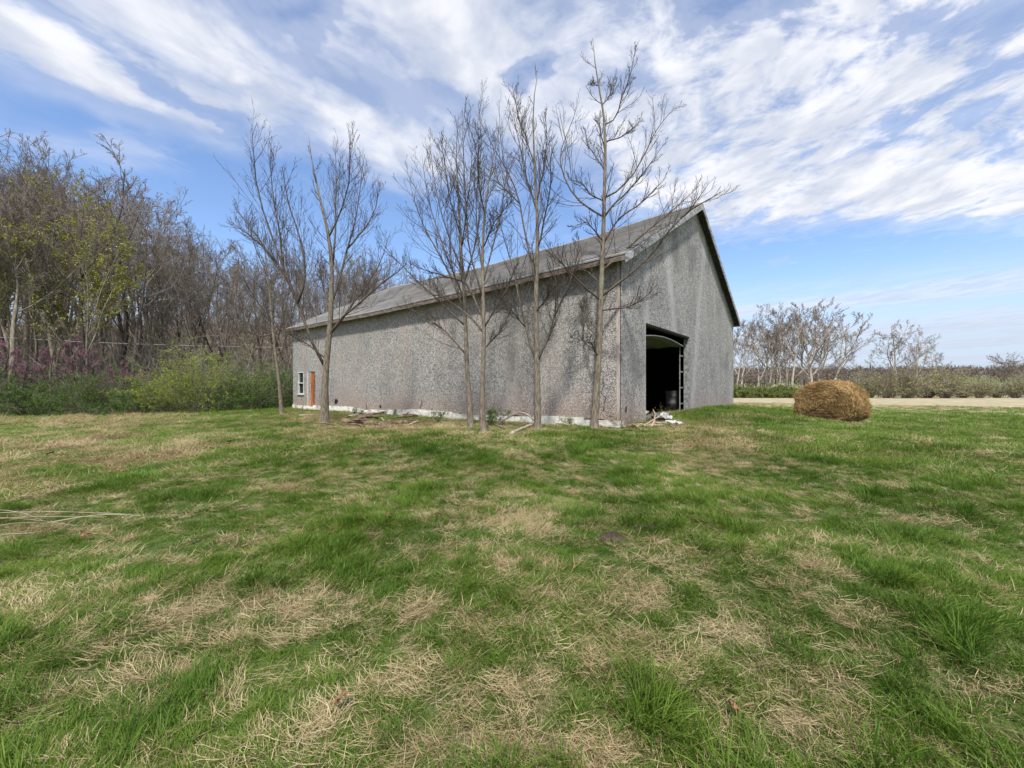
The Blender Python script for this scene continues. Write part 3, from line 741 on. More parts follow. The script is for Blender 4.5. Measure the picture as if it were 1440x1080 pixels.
# foreground trees: base pixel, trunk radius, trunk polyline, limbs (polyline, radius fraction)
FT = [
 dict(base=(396, 583), r=.085, label='small slender bare tree left of the barn, before the woods',
  trunk=[(396,583),(393,540),(386,490),(383,455),(378,400),(372,350),(366,300)],
  limbs=[[(384,483),(362,470),(335,462),(318,440)],[(386,490),(398,450),(405,410),(412,370)],[(382,450),(360,425),(345,400),(333,370)],[(380,420),(392,380),(396,340)],[(384,470),(350,478),(322,470)],[(376,390),(358,350),(350,310)],[(388,500),(410,480),(432,474)]], n2=8, sp=1),
 dict(base=(457, 598), r=.128, label='bare tree forking low, nearest the rusty side door',
  trunk=[(457,598),(457,560),(457,518),(463,480),(466,430),(467,380),(464,335),(455,300),(443,250),(437,220),(434,192)],
  limbs=[[(456,520),(440,490),(430,455),(418,425),(404,385),(390,350),(375,315),(362,270),(357,175)],[(420,428),(432,395),(428,355),(418,320),(404,285),(398,235)],[(466,470),(478,455),(495,430),(520,400),(540,370),(552,325)],[(467,430),(478,390),(487,350),(500,310),(507,260),(512,215)],[(466,400),(470,350),(472,300),(472,250),(471,205)],
   [(462,470),(482,446),(514,420),(548,390),(575,372)],[(410,400),(380,360),(352,320),(330,290)],[(465,440),(452,400),(447,360)],[(400,375),(396,330),(385,280),(378,215)],[(487,350),(515,320),(530,290),(535,255)],[(464,335),(480,300),(492,250),(493,190)],[(404,385),(375,350),(352,330),(322,308)],[(456,505),(430,482),(400,468),(375,452)]], n2=13, sp=1),
 dict(base=(662, 602), r=.088, label='bare multi-limbed tree left of its close twin at mid wall',
  trunk=[(662,602),(660,560),(655,500),(655,450),(652,400),(648,350),(646,300),(643,250),(640,205),(645,165)],
  limbs=[[(655,440),(640,400),(620,360),(600,330),(585,290),(578,255)],[(654,420),(632,370),(612,320),(598,270),(592,215)],[(650,380),(630,330),(618,290),(608,240),(605,200)],[(648,350),(655,300),(662,250),(663,200)],[(655,460),(625,430),(598,405),(560,372),(545,352)],[(650,500),(625,465),(596,445),(565,430)],[(647,330),(632,280),(625,230),(618,188)],[(652,400),(668,350),(676,300),(680,250)],[(652,395),(610,385),(580,372)]], n2=12, sp=1),
 dict(base=(680, 608), r=.085, label='bare tree right of its close twin at mid wall',
  trunk=[(680,608),(677,575),(678,540),(681,500),(680,440),(678,380),(679,330),(683,280),(690,240),(700,190),(704,175)],
  limbs=[[(680,450),(662,410),(640,370),(622,345)],[(678,400),(692,350),(705,300),(712,250),(714,210)],[(679,420),(660,360),(655,300),(652,240),(650,170)],[(680,380),(668,320),(668,260),(680,210),(672,150)],[(682,300),(672,250),(675,190)],[(681,460),(700,430),(715,400),(722,370)],[(681,470),(655,440),(622,415),(585,390)],[(680,350),(695,310),(720,280)],[(681,490),(705,462),(716,430)]], n2=12, sp=1),
 dict(base=(756, 605), r=.100, label='bare tree forking at door height in front of the barn wall',
  trunk=[(756,605),(756,560),(755,515),(754,460),(753,400),(757,343),(755,287),(752,230),(749,180),(748,143),(757,100)],
  limbs=[[(755,512),(745,488),(738,460),(728,420),(722,380),(705,330),(695,290)],[(756,510),(768,480),(779,445),(781,400),(772,350)],[(753,400),(742,347),(730,287),(727,260),(703,223),(677,177),(668,155)],[(757,350),(768,300),(775,260),(772,210)],[(754,300),(740,250),(728,200),(718,150)],[(779,445),(800,400),(812,360),(816,330)],[(755,287),(765,240),(770,190),(765,160)],[(730,287),(712,270),(694,250),(688,200)],[(754,440),(775,410),(795,395)],[(752,230),(738,190),(722,130)],[(738,460),(705,420),(692,392)]], n2=12, sp=1),
 dict(base=(835, 604), r=.112, label='tallest bare tree, nearest the barn corner, rising above the roof',
  trunk=[(835,604),(838,560),(843,489),(844,424),(847,380),(848,338),(850,270),(851,220),(853,177),(848,150),(842,120),(835,95),(834,52)],
  limbs=[[(850,280),(867,273),(888,247),(903,227),(920,187),(953,150)],[(850,307),(870,280),(890,262),(907,240),(932,205)],[(853,177),(867,168),(876,133),(883,113),(889,95),(893,62)],[(848,419),(884,386),(915,362),(935,325),(975,290),(1020,268)],[(850,381),(880,352),(905,330),(945,300),(985,262)],[(850,438),(887,434),(911,417),(918,405)],[(840,421),(819,403),(791,373),(770,350)],[(836,472),(826,462),(818,430),(808,412)],
   [(848,305),(835,297),(812,282),(793,257),(783,217),(795,195),(810,150)],[(848,282),(833,276),(822,255),(800,250)],[(846,338),(826,310),(805,320)],[(850,345),(865,310),(895,290),(935,250)],[(852,240),(838,220),(822,200),(823,185)],[(852,200),(876,190),(905,165)],[(842,500),(830,480),(800,475)],[(846,400),(825,380),(800,378)],[(848,150),(860,130),(862,110)],[(842,120),(830,117)],[(851,215),(843,180),(845,160)]], n2=9, sp=1.1),
]
def resample_dense(P):
    t = np.linspace(0, len(P) - 1, 120); return np.stack([np.interp(t, np.arange(len(P)), P[:, c]) for c in range(3)], -1)
def fore_tree(T, sd):
    rg = np.random.default_rng(sd); g = px_ground(*T['base']); Z0 = g[1]; r = T['r']
    N = 16; P = resample(T['trunk'], N, Z0, .3 * rg.normal()); P[0, 2] -= .1
    P[1:] += rg.normal(0, .004, (N - 1, 3))
    tt = np.linspace(0, 1, N); R = r * ((1 - tt) ** .85 * .86 + .035) ; R[0] = r * 1.1; R[1] = r * .98
    root = empty('bare_tree', (g[0], g[1], g[2])); tag(root, T['label'], 'tree', 'bare trees in a row along the barn wall')
    off = np.array([g[0], g[1], g[2]])
    fl = np.array([0, .06, .16, .35]) / max(np.linalg.norm(P[1] - P[0]), .4); Pf = np.concatenate([P[0] + (P[1] - P[0]) * fl[:, None], P[1:]]); Rf = np.concatenate([r * np.array([2.1, 1.6, 1.22, 1.06]), R[1:]])
    mt = MB(); mt.tubes((Pf - off)[None], Rf[None], 14)
    V = mt.v[0]; n0 = 14 * 5; an_ = np.tile(np.arange(14), 5); lob = 1 + .16 * np.sin(an_ / 14 * 6.283 * 4 + sd) * np.repeat([1, .8, .5, .2, 0], 14); cen = (Pf - off)[np.repeat(np.arange(5), 14)]; V[:n0] = cen + (V[:n0] - cen) * lob[:, None]
    link('trunk', mt.mesh('trunk', M['bark_fore'], True), root)
    LP = []; LR = []
    for li, pl in enumerate(T['limbs']):
        # start depth = trunk depth
        allp = np.concatenate([resample_dense(P)] + [resample_dense(l) for l in LP]); ax_, ay_ = proj(allp[:, 0], allp[:, 1], allp[:, 2])
        kk = np.hypot(ax_ - pl[0][0], ay_ - pl[0][1]).argmin(); s0 = allp[kk]
        q = resample([(ax_[kk], ay_[kk])] + list(pl[1:]), 10, s0[1], rg.choice([-1, 1]) * rg.uniform(.3, 1.5))
        q[1:] += rg.normal(0, .006, (9, 3)) + np.cumsum(rg.normal(0, .010, (9, 3)), 0)
        d = np.linalg.norm(P - q[0], axis=1); k = d.argmin()
        q[0] = s0
        L = np.linalg.norm(np.diff(q, axis=0), axis=1).sum()
        r0 = min(max(R[k] * .50, .010), .007 + L * .0088)
        LP.append(q); LR.append(r0 * (1 - np.linspace(0, 1, 10)) ** .8 * .95 + .0045)
    LP = np.array(LP); LR = np.array(LR)
    for a, b in zip(LP, LR):
        m1 = MB(); m1.tubes((a - off)[None], b[None], 7); link('limb', m1.mesh('limb', M['limb_fore'], True), root)
    # branches also from the upper trunk
    TP, TR = grow(P[None, 5:], R[None, 5:], 12, .1, .96, 30, 55, .24, 8, .12, .08, rg, .45, .0035, .012, (.6, 1.1), .75)
    A, AR = grow(LP, LR, int(T['n2'] * 1.7), .12, .97, 20, 48, .44, 7, .12, .08, rg, .55, .0032, .0085, (.45, 1.2), .66)
    A = np.concatenate([A, TP[:, :7]]); AR = np.concatenate([AR, TR[:, :7]])
    B, BR = grow(A, AR, 6, .12, .97, 18, 45, .50, 5, .12, .07, rg, .55, .0028, .0052)
    Cc, CR = grow(B, BR, 2, .2, .95, 20, 50, .50, 4, .10, .09, rg, .7, .0025, .0036)
    mc = MB(); mc.tubes(A - off, AR, 4); mc.tubes(B - off, BR, 3); mc.tubes(Cc - off, CR, 3)
    link('crown', mc.mesh('crown', M['twig_fore']), root)
for i, T in enumerate(FT): fore_tree(T, 100 + i)

def quads(mb, P, size, rg, asp=.55, at=None):
    """leaf-sized faces at P (m,3)"""
    m = len(P); a = nrm(rg.normal(size=(m, 3))); b = nrm(np.cross(a, rg.normal(size=(m, 3))))
    s = size * rg.uniform(.6, 1.3, (m, 1)); a = a * s; b = b * s * asp
    V = np.stack([P - a, P - b * .9, P + a, P + b * .9], 1)
    idx = np.arange(m * 4).reshape(m, 4)
    mb.add(V.reshape(-1, 3), idx, np.repeat(rg.uniform(0, 1, m), 4) if at is None else np.repeat(at, 4))

def gen_tree(sd, H=20.0, r=.22, fork=0, spread=1.0, lean=0.0, dense=1.0, low=.3, style='wood', rtip=.009, leaves=0, leafmat_='bud', shape=None, leafsz=.05, wg=1.0):
    """returns list of (part name, mesh)"""
    rg = np.random.default_rng(sd); N = 14
    d = nrm(np.array([lean, 0, 1.])); P = np.zeros((1, N, 3)); 
    for k in range(1, N):
        d = nrm(d + rg.normal(size=3) * .07 * np.array([1, 1, .3]) + np.array([0, 0, .05])); P[0, k] = P[0, k - 1] + d * (H * .86 / (N - 1))
    tt = np.linspace(0, 1, N); R = (r * ((1 - tt) ** 1.0 * .9 + .03))[None]; R[0, 0] = r * 1.3
    trunks = [(P[0], R[0])]
    PP, RR = P, R
    if fork:
        Q, QR = grow(P, R, fork, low, .7, 14 * spread, 30 * spread, .72, N, .10, .06, rg, .78, .03, None, (.85, 1.1), .4)
        PP = np.concatenate([P, Q]); RR = np.concatenate([R, QR])
    mt = MB(); mt.tubes(PP, RR, 8)
    nl = int(9 * dense) if not fork else int(7 * dense)
    if shape == 'umbrella':
        A, AR = grow(PP, RR, 22, .40, .98, 45, 78, .66, 9, .045, .06, rg, .55, .03, None, (.8, 1.1), .35)
    else:
        A, AR = grow(PP, RR, nl, low + .05, .98, 26 * spread, 56 * spread, .42, 9, .10, .09 * wg, rg, .46, .016, None, (.7, 1.25), .35 if wg == 1 else .5)
    B, BR = grow(A, AR, 7, .15, .97, 22, 52, .48, 6, .05 / wg, .10 * wg, rg, .5, rtip * 1.2)
    Cc, CR = grow(B, BR, 6, .15, .98, 22, 55, .50, 4, .04 / wg, .11 * wg, rg, .5, rtip)
    D, DR_ = grow(Cc, CR, 4 if wg < 1 else 4, .15, .98, 22, 60 - 14 * (wg < 1), .62, 3, .03 / wg, .15 * wg, rg, .7, rtip * .75)
    mc = MB(); mc.tubes(A, AR, 5); mc.tubes(B, BR, 4); mc.tubes(Cc, CR, 3); mc.tubes(D, DR_, 3)
    bk = {'wood': 'bark_wood', 'dark': 'bark_dark', 'pale': 'bark_pale'}[style]; tw = {'wood': 'twig_wood', 'dark': 'twig_wood', 'pale': 'twig_pale'}[style]
    if style == 'dark': tw = 'twig_wood'
    top = max(float(D[..., 2].max()), 1)
    out = [('trunk', mt.mesh('trunk', M[bk], True)), ('crown', mc.mesh('crown', M[tw]))]
    top = max(float(D[..., 2].max()), 1)
    if leaves:
        ml = MB(); k = rg.integers(0, len(D), leaves); s = rg.uniform(0, 1, (leaves, 1)); Q = D[k, 1] * (1 - s) + D[k, 2] * s + rg.normal(0, .05, (leaves, 3))
        quads(ml, Q, leafsz, rg); out.append(('leaves' if leafmat_ == 'bud' else 'blossom', ml.mesh('leaves', M[leafmat_], False, 'br')))
    return out, top

def place(name, kit, x, y, H, rz, label, cat, group, sink=.1):
    parts, top = kit; s = H / top
    o = empty(name, (x, y, float(hgt(x, y)) - sink), rz); o.scale = (s, s, s); tag(o, label, cat, group)
    if name == 'far_tree': o.scale = (s * 1.3, s * 1.3, s)
    for n, me in parts: link(n, me, o)
    return o

# --- woods on the left
WK = [gen_tree(11, r=.24, dense=1.1, low=.35), gen_tree(12, r=.20, low=.45, style='dark', spread=1.15), gen_tree(13, r=.22, fork=2, low=.22, spread=.9),
      gen_tree(14, r=.16, low=.5, dense=.9), gen_tree(15, r=.26, fork=3, low=.25, style='dark', spread=1.2), gen_tree(16, r=.15, low=.25, dense=1.2),
      gen_tree(17, r=.18, low=.3, leaves=5200, leafsz=.085), gen_tree(18, r=.12, fork=2, low=.15, leaves=3600, leafsz=.10)]
def topline(px):
    return np.interp(px, [-400, 0, 50, 100, 150, 205, 232, 300, 340, 400, 450, 500, 550, 600, 680, 800, 900], [150, 168, 185, 205, 215, 235, 300, 312, 335, 345, 335, 345, 352, 372, 400, 430, 440])
front = [  # px, depth, kit, top px, label, rot
 (14, 27, 0, 205, 'pale-barked bare tree at the far left edge of the woods', .3), (-60, 29, 2, 190, 'bare forked tree just beyond the left edge of the view', 1),
 (-150, 31, 0, 190, 'bare tree well beyond the left edge of the view', 2.2),
 (95, 32, 3, 230, 'straight tree with paired pale trunk behind the redbud blossom', 2.0), (133, 31, 4, 192, 'dark crooked many-limbed tree standing tallest in the left woods', 1.3),
 (116, 34, 2, 215, 'grey forked tree between the two tallest dark trees', 4.1), (180, 30, 1, 225, 'dark tree with a pale lower trunk above the magenta blossom', .0),
 (160, 35, 4, 240, 'dark wide-limbed tree behind the pale-trunked tree', 3.4), (40, 33, 6, 240, 'tall tree with yellow-green spring buds at the left', 1.8),
 (75, 30, 7, 330, 'short budding yellow-green tree over the redbuds', .6), (20, 29, 7, 250, 'yellow-green budding tree beside the leftmost pale trunk', 2.6), (-25, 28, 7, 230, 'budding yellow-green tree at the left edge of the view', 4.0), (118, 29, 7, 300, 'budding yellow-green tree just left of the dark crooked tree', 5.2), (170, 32, 6, 262, 'tall budding tree behind the pale lower trunk', .2),
 (228, 36, 5, 330, 'slim bare tree above the yellow-green bush, left one', 1), (250, 38, 2, 320, 'forked bare tree above the yellow-green bush', 5), (285, 36, 3, 350, 'thin pale-barked bare tree right of the yellow-green bush', 2),
 (300, 37, 5, 335, 'bare tree with twisted low limbs behind the green thicket', 4), (345, 36, 5, 350, 'bare tree above the green thicket left of the slender tree', .5), (372, 40, 1, 340, 'dark-barked bare tree directly behind the slender tree', 3), (408, 41, 4, 350, 'dark thick-trunked tree beside the far corner of the barn', 2)]
for (px, Z, k, tp, lab, rz) in front:
    x = (px - 720) / FPX * Z; H = (HOR - tp) / FPX * Z + CAMZ - float(hgt(x, Z)) + .1
    place('woodland_tree', WK[k], x, Z, H, rz, lab, 'tree', 'front trees of the woods')
rw = np.random.default_rng(77); n_b = 0
for row, Z in enumerate([37, 41, 45, 49, 54, 60, 67, 75]):
    step = 2.5 + row * .25
    x = -Z * 1.6 - 6
    while x < (-.28 + (Z - 37) * .0075) * Z:
        xx = x + rw.uniform(-1, 1); zz = Z + rw.uniform(-2, 2); px = 720 + FPX * xx / zz; x += step
        u, v = to_uv(xx, zz)
        if -3 < u < BL + 4 and -3 < v < BW + 3: continue
        tp = topline(px) + rw.uniform(0, 45) + (25 if px < 230 else 0); H = (HOR - tp) / FPX * zz + CAMZ - float(hgt(xx, zz))
        if px < -350 and rw.uniform() < .4: continue
        k = rw.choice([0, 1, 2, 3, 5, 4, 5, 3]); n_b += 1
        place('woodland_tree', WK[k], xx, zz, H, rw.uniform(0, 6.28), 'bare grey-brown tree standing deep in the woods behind the front trees', 'tree', 'deep woods trees')
# trees behind barn seen over the roof between trunks
for (px, Z, tp, k) in ((560, 62, 345, 0), (600, 66, 360, 2), (630, 68, 385, 3), (645, 70, 395, 1), (520, 58, 350, 5), (490, 55, 352, 2), (455, 52, 345, 5), (430, 50, 350, 0)):
    x = (px - 720) / FPX * Z; H = (HOR - tp) / FPX * Z + CAMZ - float(hgt(x, Z))
    place('woodland_tree', WK[k], x, Z, H, px, 'bare tree of the woods seen over the far end of the barn roof', 'tree', 'woods seen over the barn roof')

# undergrowth stems: one mass of brush in the woods
def brush(name, n, xr, zr, h, mat, sd, label, r=.012, cond=None):
    rg = np.random.default_rng(sd); X = rg.uniform(*xr, n); Y = rg.uniform(*zr, n)
    if cond is not None: k = cond(X, Y); X, Y = X[k], Y[k]; n = len(X)
    Zg = hgt(X, Y); P = np.zeros((n, 5, 3)); P[:, 0] = np.stack([X, Y, Zg], -1); d = nrm(rg.normal(size=(n, 3)) * .45 + (0, 0, 1)); L = rg.uniform(.4, 1, n)[:, None] * h
    for k in range(1, 5): d = nrm(d + rg.normal(size=(n, 3)) * .2); P[:, k] = P[:, k - 1] + d * L / 4
    R = np.linspace(1, .4, 5)[None] * r * rg.uniform(.6, 1.5, (n, 1))
    A, AR = grow(P, R, 5, .2, .95, 25, 70, .5, 4, .02, .2, rg, .7, r * .4)
    mb = MB(); mb.tubes(P, R, 3); mb.tubes(A, AR, 3)
    return tag(link(name, mb.mesh(name, mat)), label, None, None, 'stuff')
def leftcond(X, Y): return (X < (-.50 + (Y - 30) * .007) * Y) & (X > -1.7 * Y)
brush('undergrowth', 9000, (-95, -2), (29, 78), 7.5, M['twig_wood'], 5, 'tangle of bare brown saplings and brush filling the woods', .02, leftcond)

# --- shrubs
def gen_shrub(sd, W=3.0, H=3.0, leaves=5000, size=.06, mat='shrub', stems=40, stem='twig_wood', hang=0.0, rs=.012):
    rg = np.random.default_rng(sd); m = stems
    P = np.zeros((m, 7, 3)); an = rg.uniform(0, 6.28, m); P[:, 0] = np.stack([np.cos(an) * rg.uniform(0, .25, m) * W / 2, np.sin(an) * rg.uniform(0, .25, m) * W / 2, np.zeros(m)], -1)
    tilt = rg.uniform(.05, 1.0, m); d = nrm(np.stack([np.cos(an) * tilt * W / H, np.sin(an) * tilt * W / H, np.ones(m)], -1)); L = rg.uniform(.7, 1.15, m)[:, None] * H
    for k in range(1, 7): d = nrm(d + rg.normal(size=(m, 3)) * .13 + np.array([0, 0, -.06])); P[:, k] = P[:, k - 1] + d * L / 6
    R = np.linspace(1, .3, 7)[None] * rs * rg.uniform(.7, 1.5, (m, 1))
    A, AR = grow(P, R, 8, .2, .97, 25, 70, .45, 5, .05, .2, rg, .7, rs * .35)
    B, BR = grow(A, AR, 3, .2, .97, 25, 70, .5, 3, .02, .2, rg, .7, rs * .3)
    ms = MB(); ms.tubes(P, R, 4); ms.tubes(A, AR, 3); ms.tubes(B, BR, 3)
    ml = MB(); k = rg.integers(0, len(B), leaves); s = rg.uniform(0, 1, (leaves, 1)); Q = B[k, 0] * (1 - s) + B[k, 2] * s + rg.normal(0, .06, (leaves, 3))
    Q[:, 2] = np.abs(Q[:, 2])
    cl = np.repeat(rg.uniform(0, 1, len(B))[:, None], 1, 1)[k, 0] * .6 + rg.uniform(0, .4, leaves)
    quads(ml, Q, size, rg, .6, cl)
    top = float(np.percentile(B[..., 2], 99.5))
    return [('stems', ms.mesh('stems', M[stem])), ('leaves', ml.mesh('leaves', M[mat], False, 'br'))], top
SK = [gen_shrub(31, 4.2, 2.6, 9500, .04), gen_shrub(32, 3.4, 3.0, 9000, .036), gen_shrub(33, 5.0, 2.4, 9500, .042)]
SY = gen_shrub(34, 4.0, 3.9, 15000, .034, 'shrub_yellow', 60)
SG = gen_shrub(35, 2.6, 2.2, 6500, .038, 'shrub_yellow', 30)
SO = [gen_shrub(36, 5.5, 4.2, 4200, .10, 'shrub_olive', 70, 'twig_pale', rs=.035), gen_shrub(37, 4.5, 5.0, 3600, .10, 'shrub_olive', 60, 'twig_pale', rs=.035)]
SB = gen_shrub(38, 6, 3.0, 7000, .13, 'shrub_field', 50, 'twig_wood', rs=.03)
shr = [ # px, base y, top y, kit, depth extra, label
 (-70, 584, 500, 0, 'dark green thicket bush past the left edge of the view'), (-15, 584, 512, 2, 'low dark green bush at the far left of the wood edge'), (42, 584, 520, 0, 'dark green bush below the left clump of magenta blossom'),
 (88, 583, 525, 2, 'spreading green bush beneath the middle of the redbud branches'), (128, 583, 518, 1, 'green bush behind a dark fallen branch'), (168, 583, 535, 2, 'low dark bush under the brightest magenta blossom'),
 (205, 582, 530, 0, 'dark bush left of the large yellow-green bush'), (236, 581, 528, 4, 'bright yellow-green lower flank of the large bush'), (318, 580, 520, 1, 'dark green bush right of the large yellow-green bush'),
 (352, 579, 512, 0, 'green bush halfway between yellow-green bush and slender tree'), (385, 578, 515, 2, 'green bush behind the slender tree trunk'), (412, 577, 530, 1, 'green bush against the far corner of the barn'),]
for (px, by, ty, k, lab) in shr:
    g = px_ground(px, by); Z = max(g[1], 25.0) if px < 380 else 27.5
    Z = min(Z, 28.5); x = (px - 720) / FPX * Z; H = (HOR - ty) / FPX * Z + CAMZ - float(hgt(x, Z))
    kit = SG if k == 4 else SK[k]
    place('shrub', kit, x, Z, H, px * .7, lab, 'bush', 'green bushes along the wood edge')
Z = 24.3; x = (282 - 720) / FPX * Z; place('shrub', SY, x, Z, (HOR - 482) / FPX * Z + CAMZ - .1, 1, 'large rounded yellow-green bush before the bare woods', 'bush', 'green bushes along the wood edge')
# second darker row
for i in range(11):
    px = -60 + i * 46; Z = 30.5 + (i % 3) * .8; x = (px - 720) / FPX * Z; H = (HOR - (505 + (i * 37 % 22))) / FPX * Z + CAMZ
    place('shrub', SK[i % 3], x, Z, H, i, 'dark green bush in the second row behind the wood edge', 'bush', 'second row of bushes at the wood edge')
# redbuds
RB = [gen_tree(41, H=5, r=.06, fork=3, low=.15, spread=1.6, style='dark', rtip=.006, leaves=2300, leafmat_='blossom', leafsz=.035, dense=.8),
      gen_tree(42, H=5, r=.05, fork=2, low=.1, spread=1.8, style='dark', rtip=.006, leaves=2000, leafmat_='blossom', leafsz=.035, dense=.8)]
for (px, Z, tp, k, rz, lab) in ((10, 26.5, 478, 0, 0, 'magenta-blossomed redbud at the left edge, before the pale trunk'), (62, 27.5, 485, 1, 2, 'thin redbud with pink blossom right of the leftmost trunk'), (112, 28, 470, 0, 3.6, 'tallest redbud, sparse pink blossom among pale trunks'),
      (150, 26.2, 512, 1, 1.0, 'low redbud with arching dark branch over the bushes'), (182, 26.5, 505, 0, 5.0, 'brightest magenta redbud beside the pale lower trunk'), (210, 27, 518, 1, 3.0, 'small pink redbud touching the yellow-green bush'), (36, 25.8, 505, 1, 4.4, 'low pink redbud between the left trunk and the tallest redbud')):
    x = (px - 720) / FPX * Z; place('redbud_tree', RB[k], x, Z, (HOR - tp) / FPX * Z + CAMZ, rz, lab, 'tree', 'redbuds along the wood edge')
# cable strung before the woods
mb = MB(); p0 = at(-260, 455, 24); p1 = at(418, 489, 26.5); t = np.linspace(0, 1, 30)[:, None]; P = p0 + (p1 - p0) * t; P[:, 2] -= (np.sin(t[:, 0] * np.pi)) * .30
mb.tubes((P - p0)[None], np.full((1, 30), .014), 5)
o = tag(link('utility_cable', mb.mesh('utility_cable', M['cable'])), 'thin sagging cable strung across the wood edge to the barn', 'cable'); o.location = p0
mb = MB(); hp = p0[2] - float(hgt(p0[0], p0[1])); mb.tubes([[(0, 0, 0), (0, 0, hp / 2), (0, 0, hp + .4)]], [[.13, .12, .10]], 10); 
o = tag(link('utility_post', mb.mesh('utility_post', M['oldwood'])), 'wooden post carrying the cable beyond the left edge of view', 'post'); o.location = (p0[0] - .16, p0[1], float(hgt(p0[0], p0[1])))

# --- tree line on the right
RK = [gen_tree(51, r=.22, low=.28, fork=2, spread=1.2, style='pale', wg=.55, rtip=.012, dense=1.1), gen_tree(52, r=.20, fork=3, low=.2, style='pale', wg=.55, rtip=.012, dense=1.0, spread=1.3), gen_tree(53, r=.24, fork=4, low=.15, style='pale', wg=.55, rtip=.012, spread=1.5, dense=1.0),
      gen_tree(54, r=.24, fork=2, low=.2, lean=.55, style='pale', wg=.55, rtip=.012, spread=1.1), gen_tree(55, H=12, r=.30, low=.5, style='wood', rtip=.013, shape='umbrella'), gen_tree(56, r=.15, low=.25, style='wood', rtip=.012)]
TL = [(1030, 103, 450, 1, 5, 'slender bare tree half behind the barn right wall'), (1044, 99, 440, 0, 4, 'upright bare tree just clear of the barn wall in the far line'), (1076, 105, 430, 2, 1.5, 'broad bare tree in the second rank of the far line'), (1104, 105, 422, 1, 3.3, 'tall bare tree behind the paired trunks'), (1134, 107, 428, 2, .9, 'bare tree in the second rank beside the tallest'), (1036, 96, 455, 2, 0, 'spreading bare tree of the far tree line, closest to the barn wall'), (1052, 104, 470, 5, 1, 'short bare tree second from the barn in the far line'), (1066, 98, 445, 1, 2, 'slim grey tree in the far line, third from the barn'),
 (1083, 101, 450, 0, 3, 'thin straight bare tree in the far line left of the paired trunks'), (1096, 99, 436, 1, 4.2, 'bare tree with two close trunks left of the bale'), (1112, 97, 425, 2, .4, 'wide pale-trunked bare tree above the left end of the hay bale'),
 (1127, 103, 430, 0, 2, 'slender tree in the far line directly above the bale left side'), (1142, 97, 414, 2, 2.9, 'tallest broad-crowned bare tree of the far tree line'), (1152, 100, 425, 1, 1.2, 'pale forked bare tree beside the tallest one'),
 (1158, 96, 430, 3, 0, 'bare tree leaning strongly to the right above the bale'), (1178, 104, 500, 5, 1, 'small short bare tree behind the bale'), (1205, 108, 500, 5, 3, 'small bare tree right of the bale in the far hedge'), (1235, 105, 492, 5, 2.2, 'low bushy bare tree left of the rounded pair'),
 (1258, 100, 446, 2, 1.7, 'left one of the rounded pair of bare trees'), (1291, 101, 455, 2, 4.6, 'right one of the rounded pair of bare trees'), (1318, 104, 485, 1, 3, 'small bare tree against the right one of the rounded pair'),
 (1404, 135, 495, 4, 0, 'flat-topped umbrella-shaped bare tree at the right'), (1455, 140, 505, 4, 2, 'bare tree leaning in at the right edge of the view'), (1510, 105, 450, 1, 3, 'bare tree past the right edge of the view')]
for (px, Z, tp, k, rz, lab) in TL:
    x = (px - 720) / FPX * Z; H = (HOR - tp) / FPX * Z + CAMZ + .3
    place('far_tree', RK[k], x, Z, H, rz, lab, 'tree', 'bare trees of the far tree line', .25)
sr = [(1222, 520, 1), (1250, 529, 0), (1275, 512, 1), (1304, 522, 0), (1330, 514, 1), (1354, 534, 0), (1378, 526, 1), (1402, 536, 0), (1428, 525, 1), (1455, 532, 0), (1490, 515, 1), (1540, 518, 0)]
names = ['directly right of the hay bale', 'below the left one of the rounded pair', 'between the rounded pair of trees', 'below the right one of the rounded pair', 'tallest, right of the rounded pair', 'in the low gap beside the dark far trees', 'left of the umbrella-shaped tree', 'under the umbrella-shaped tree', 'near the right edge of the view', 'cut by the right edge of the view', 'past the right edge of the view', 'far past the right edge of the view']
for (px, ty, k), nm in zip(sr, names):
    Z = 88 + (px * 7 % 5); x = (px - 720) / FPX * Z; H = (HOR - ty) / FPX * Z + CAMZ
    place('shrub', SO[k], x, Z, H, px, 'olive-brown hedge bush ' + nm, 'bush', 'olive bushes along the far field edge')
for i, px in enumerate((1042, 1062, 1082, 1100, 1122, 1145, 1190)):
    Z = 90 + i % 2; x = (px - 720) / FPX * Z; H = (HOR - (541 + i % 3 * 2)) / FPX * Z + CAMZ + .2
    place('shrub', SB, x, Z, H * 1.05, i * 1.3, 'low bright green bush at the field edge, number of its row hidden by grass' if False else ['green field-edge bush touching the barn corner', 'second green field-edge bush from the barn', 'green field-edge bush below the paired trunks', 'green field-edge bush just left of the bale', 'green bush behind the bale left side', 'green bush hidden behind the bale middle', 'green bush behind the bale right end'][i], 'bush', 'green bushes along the far field edge')
rightc = lambda X, Y: (X > .50 * Y) & (X < 1.7 * Y)
brush('field_edge_brush', 700, (40, 170), (92, 104), 3.0, M['twig_pale'], 9, 'pale leafless brush tangled along the far field edge', .03, rightc)
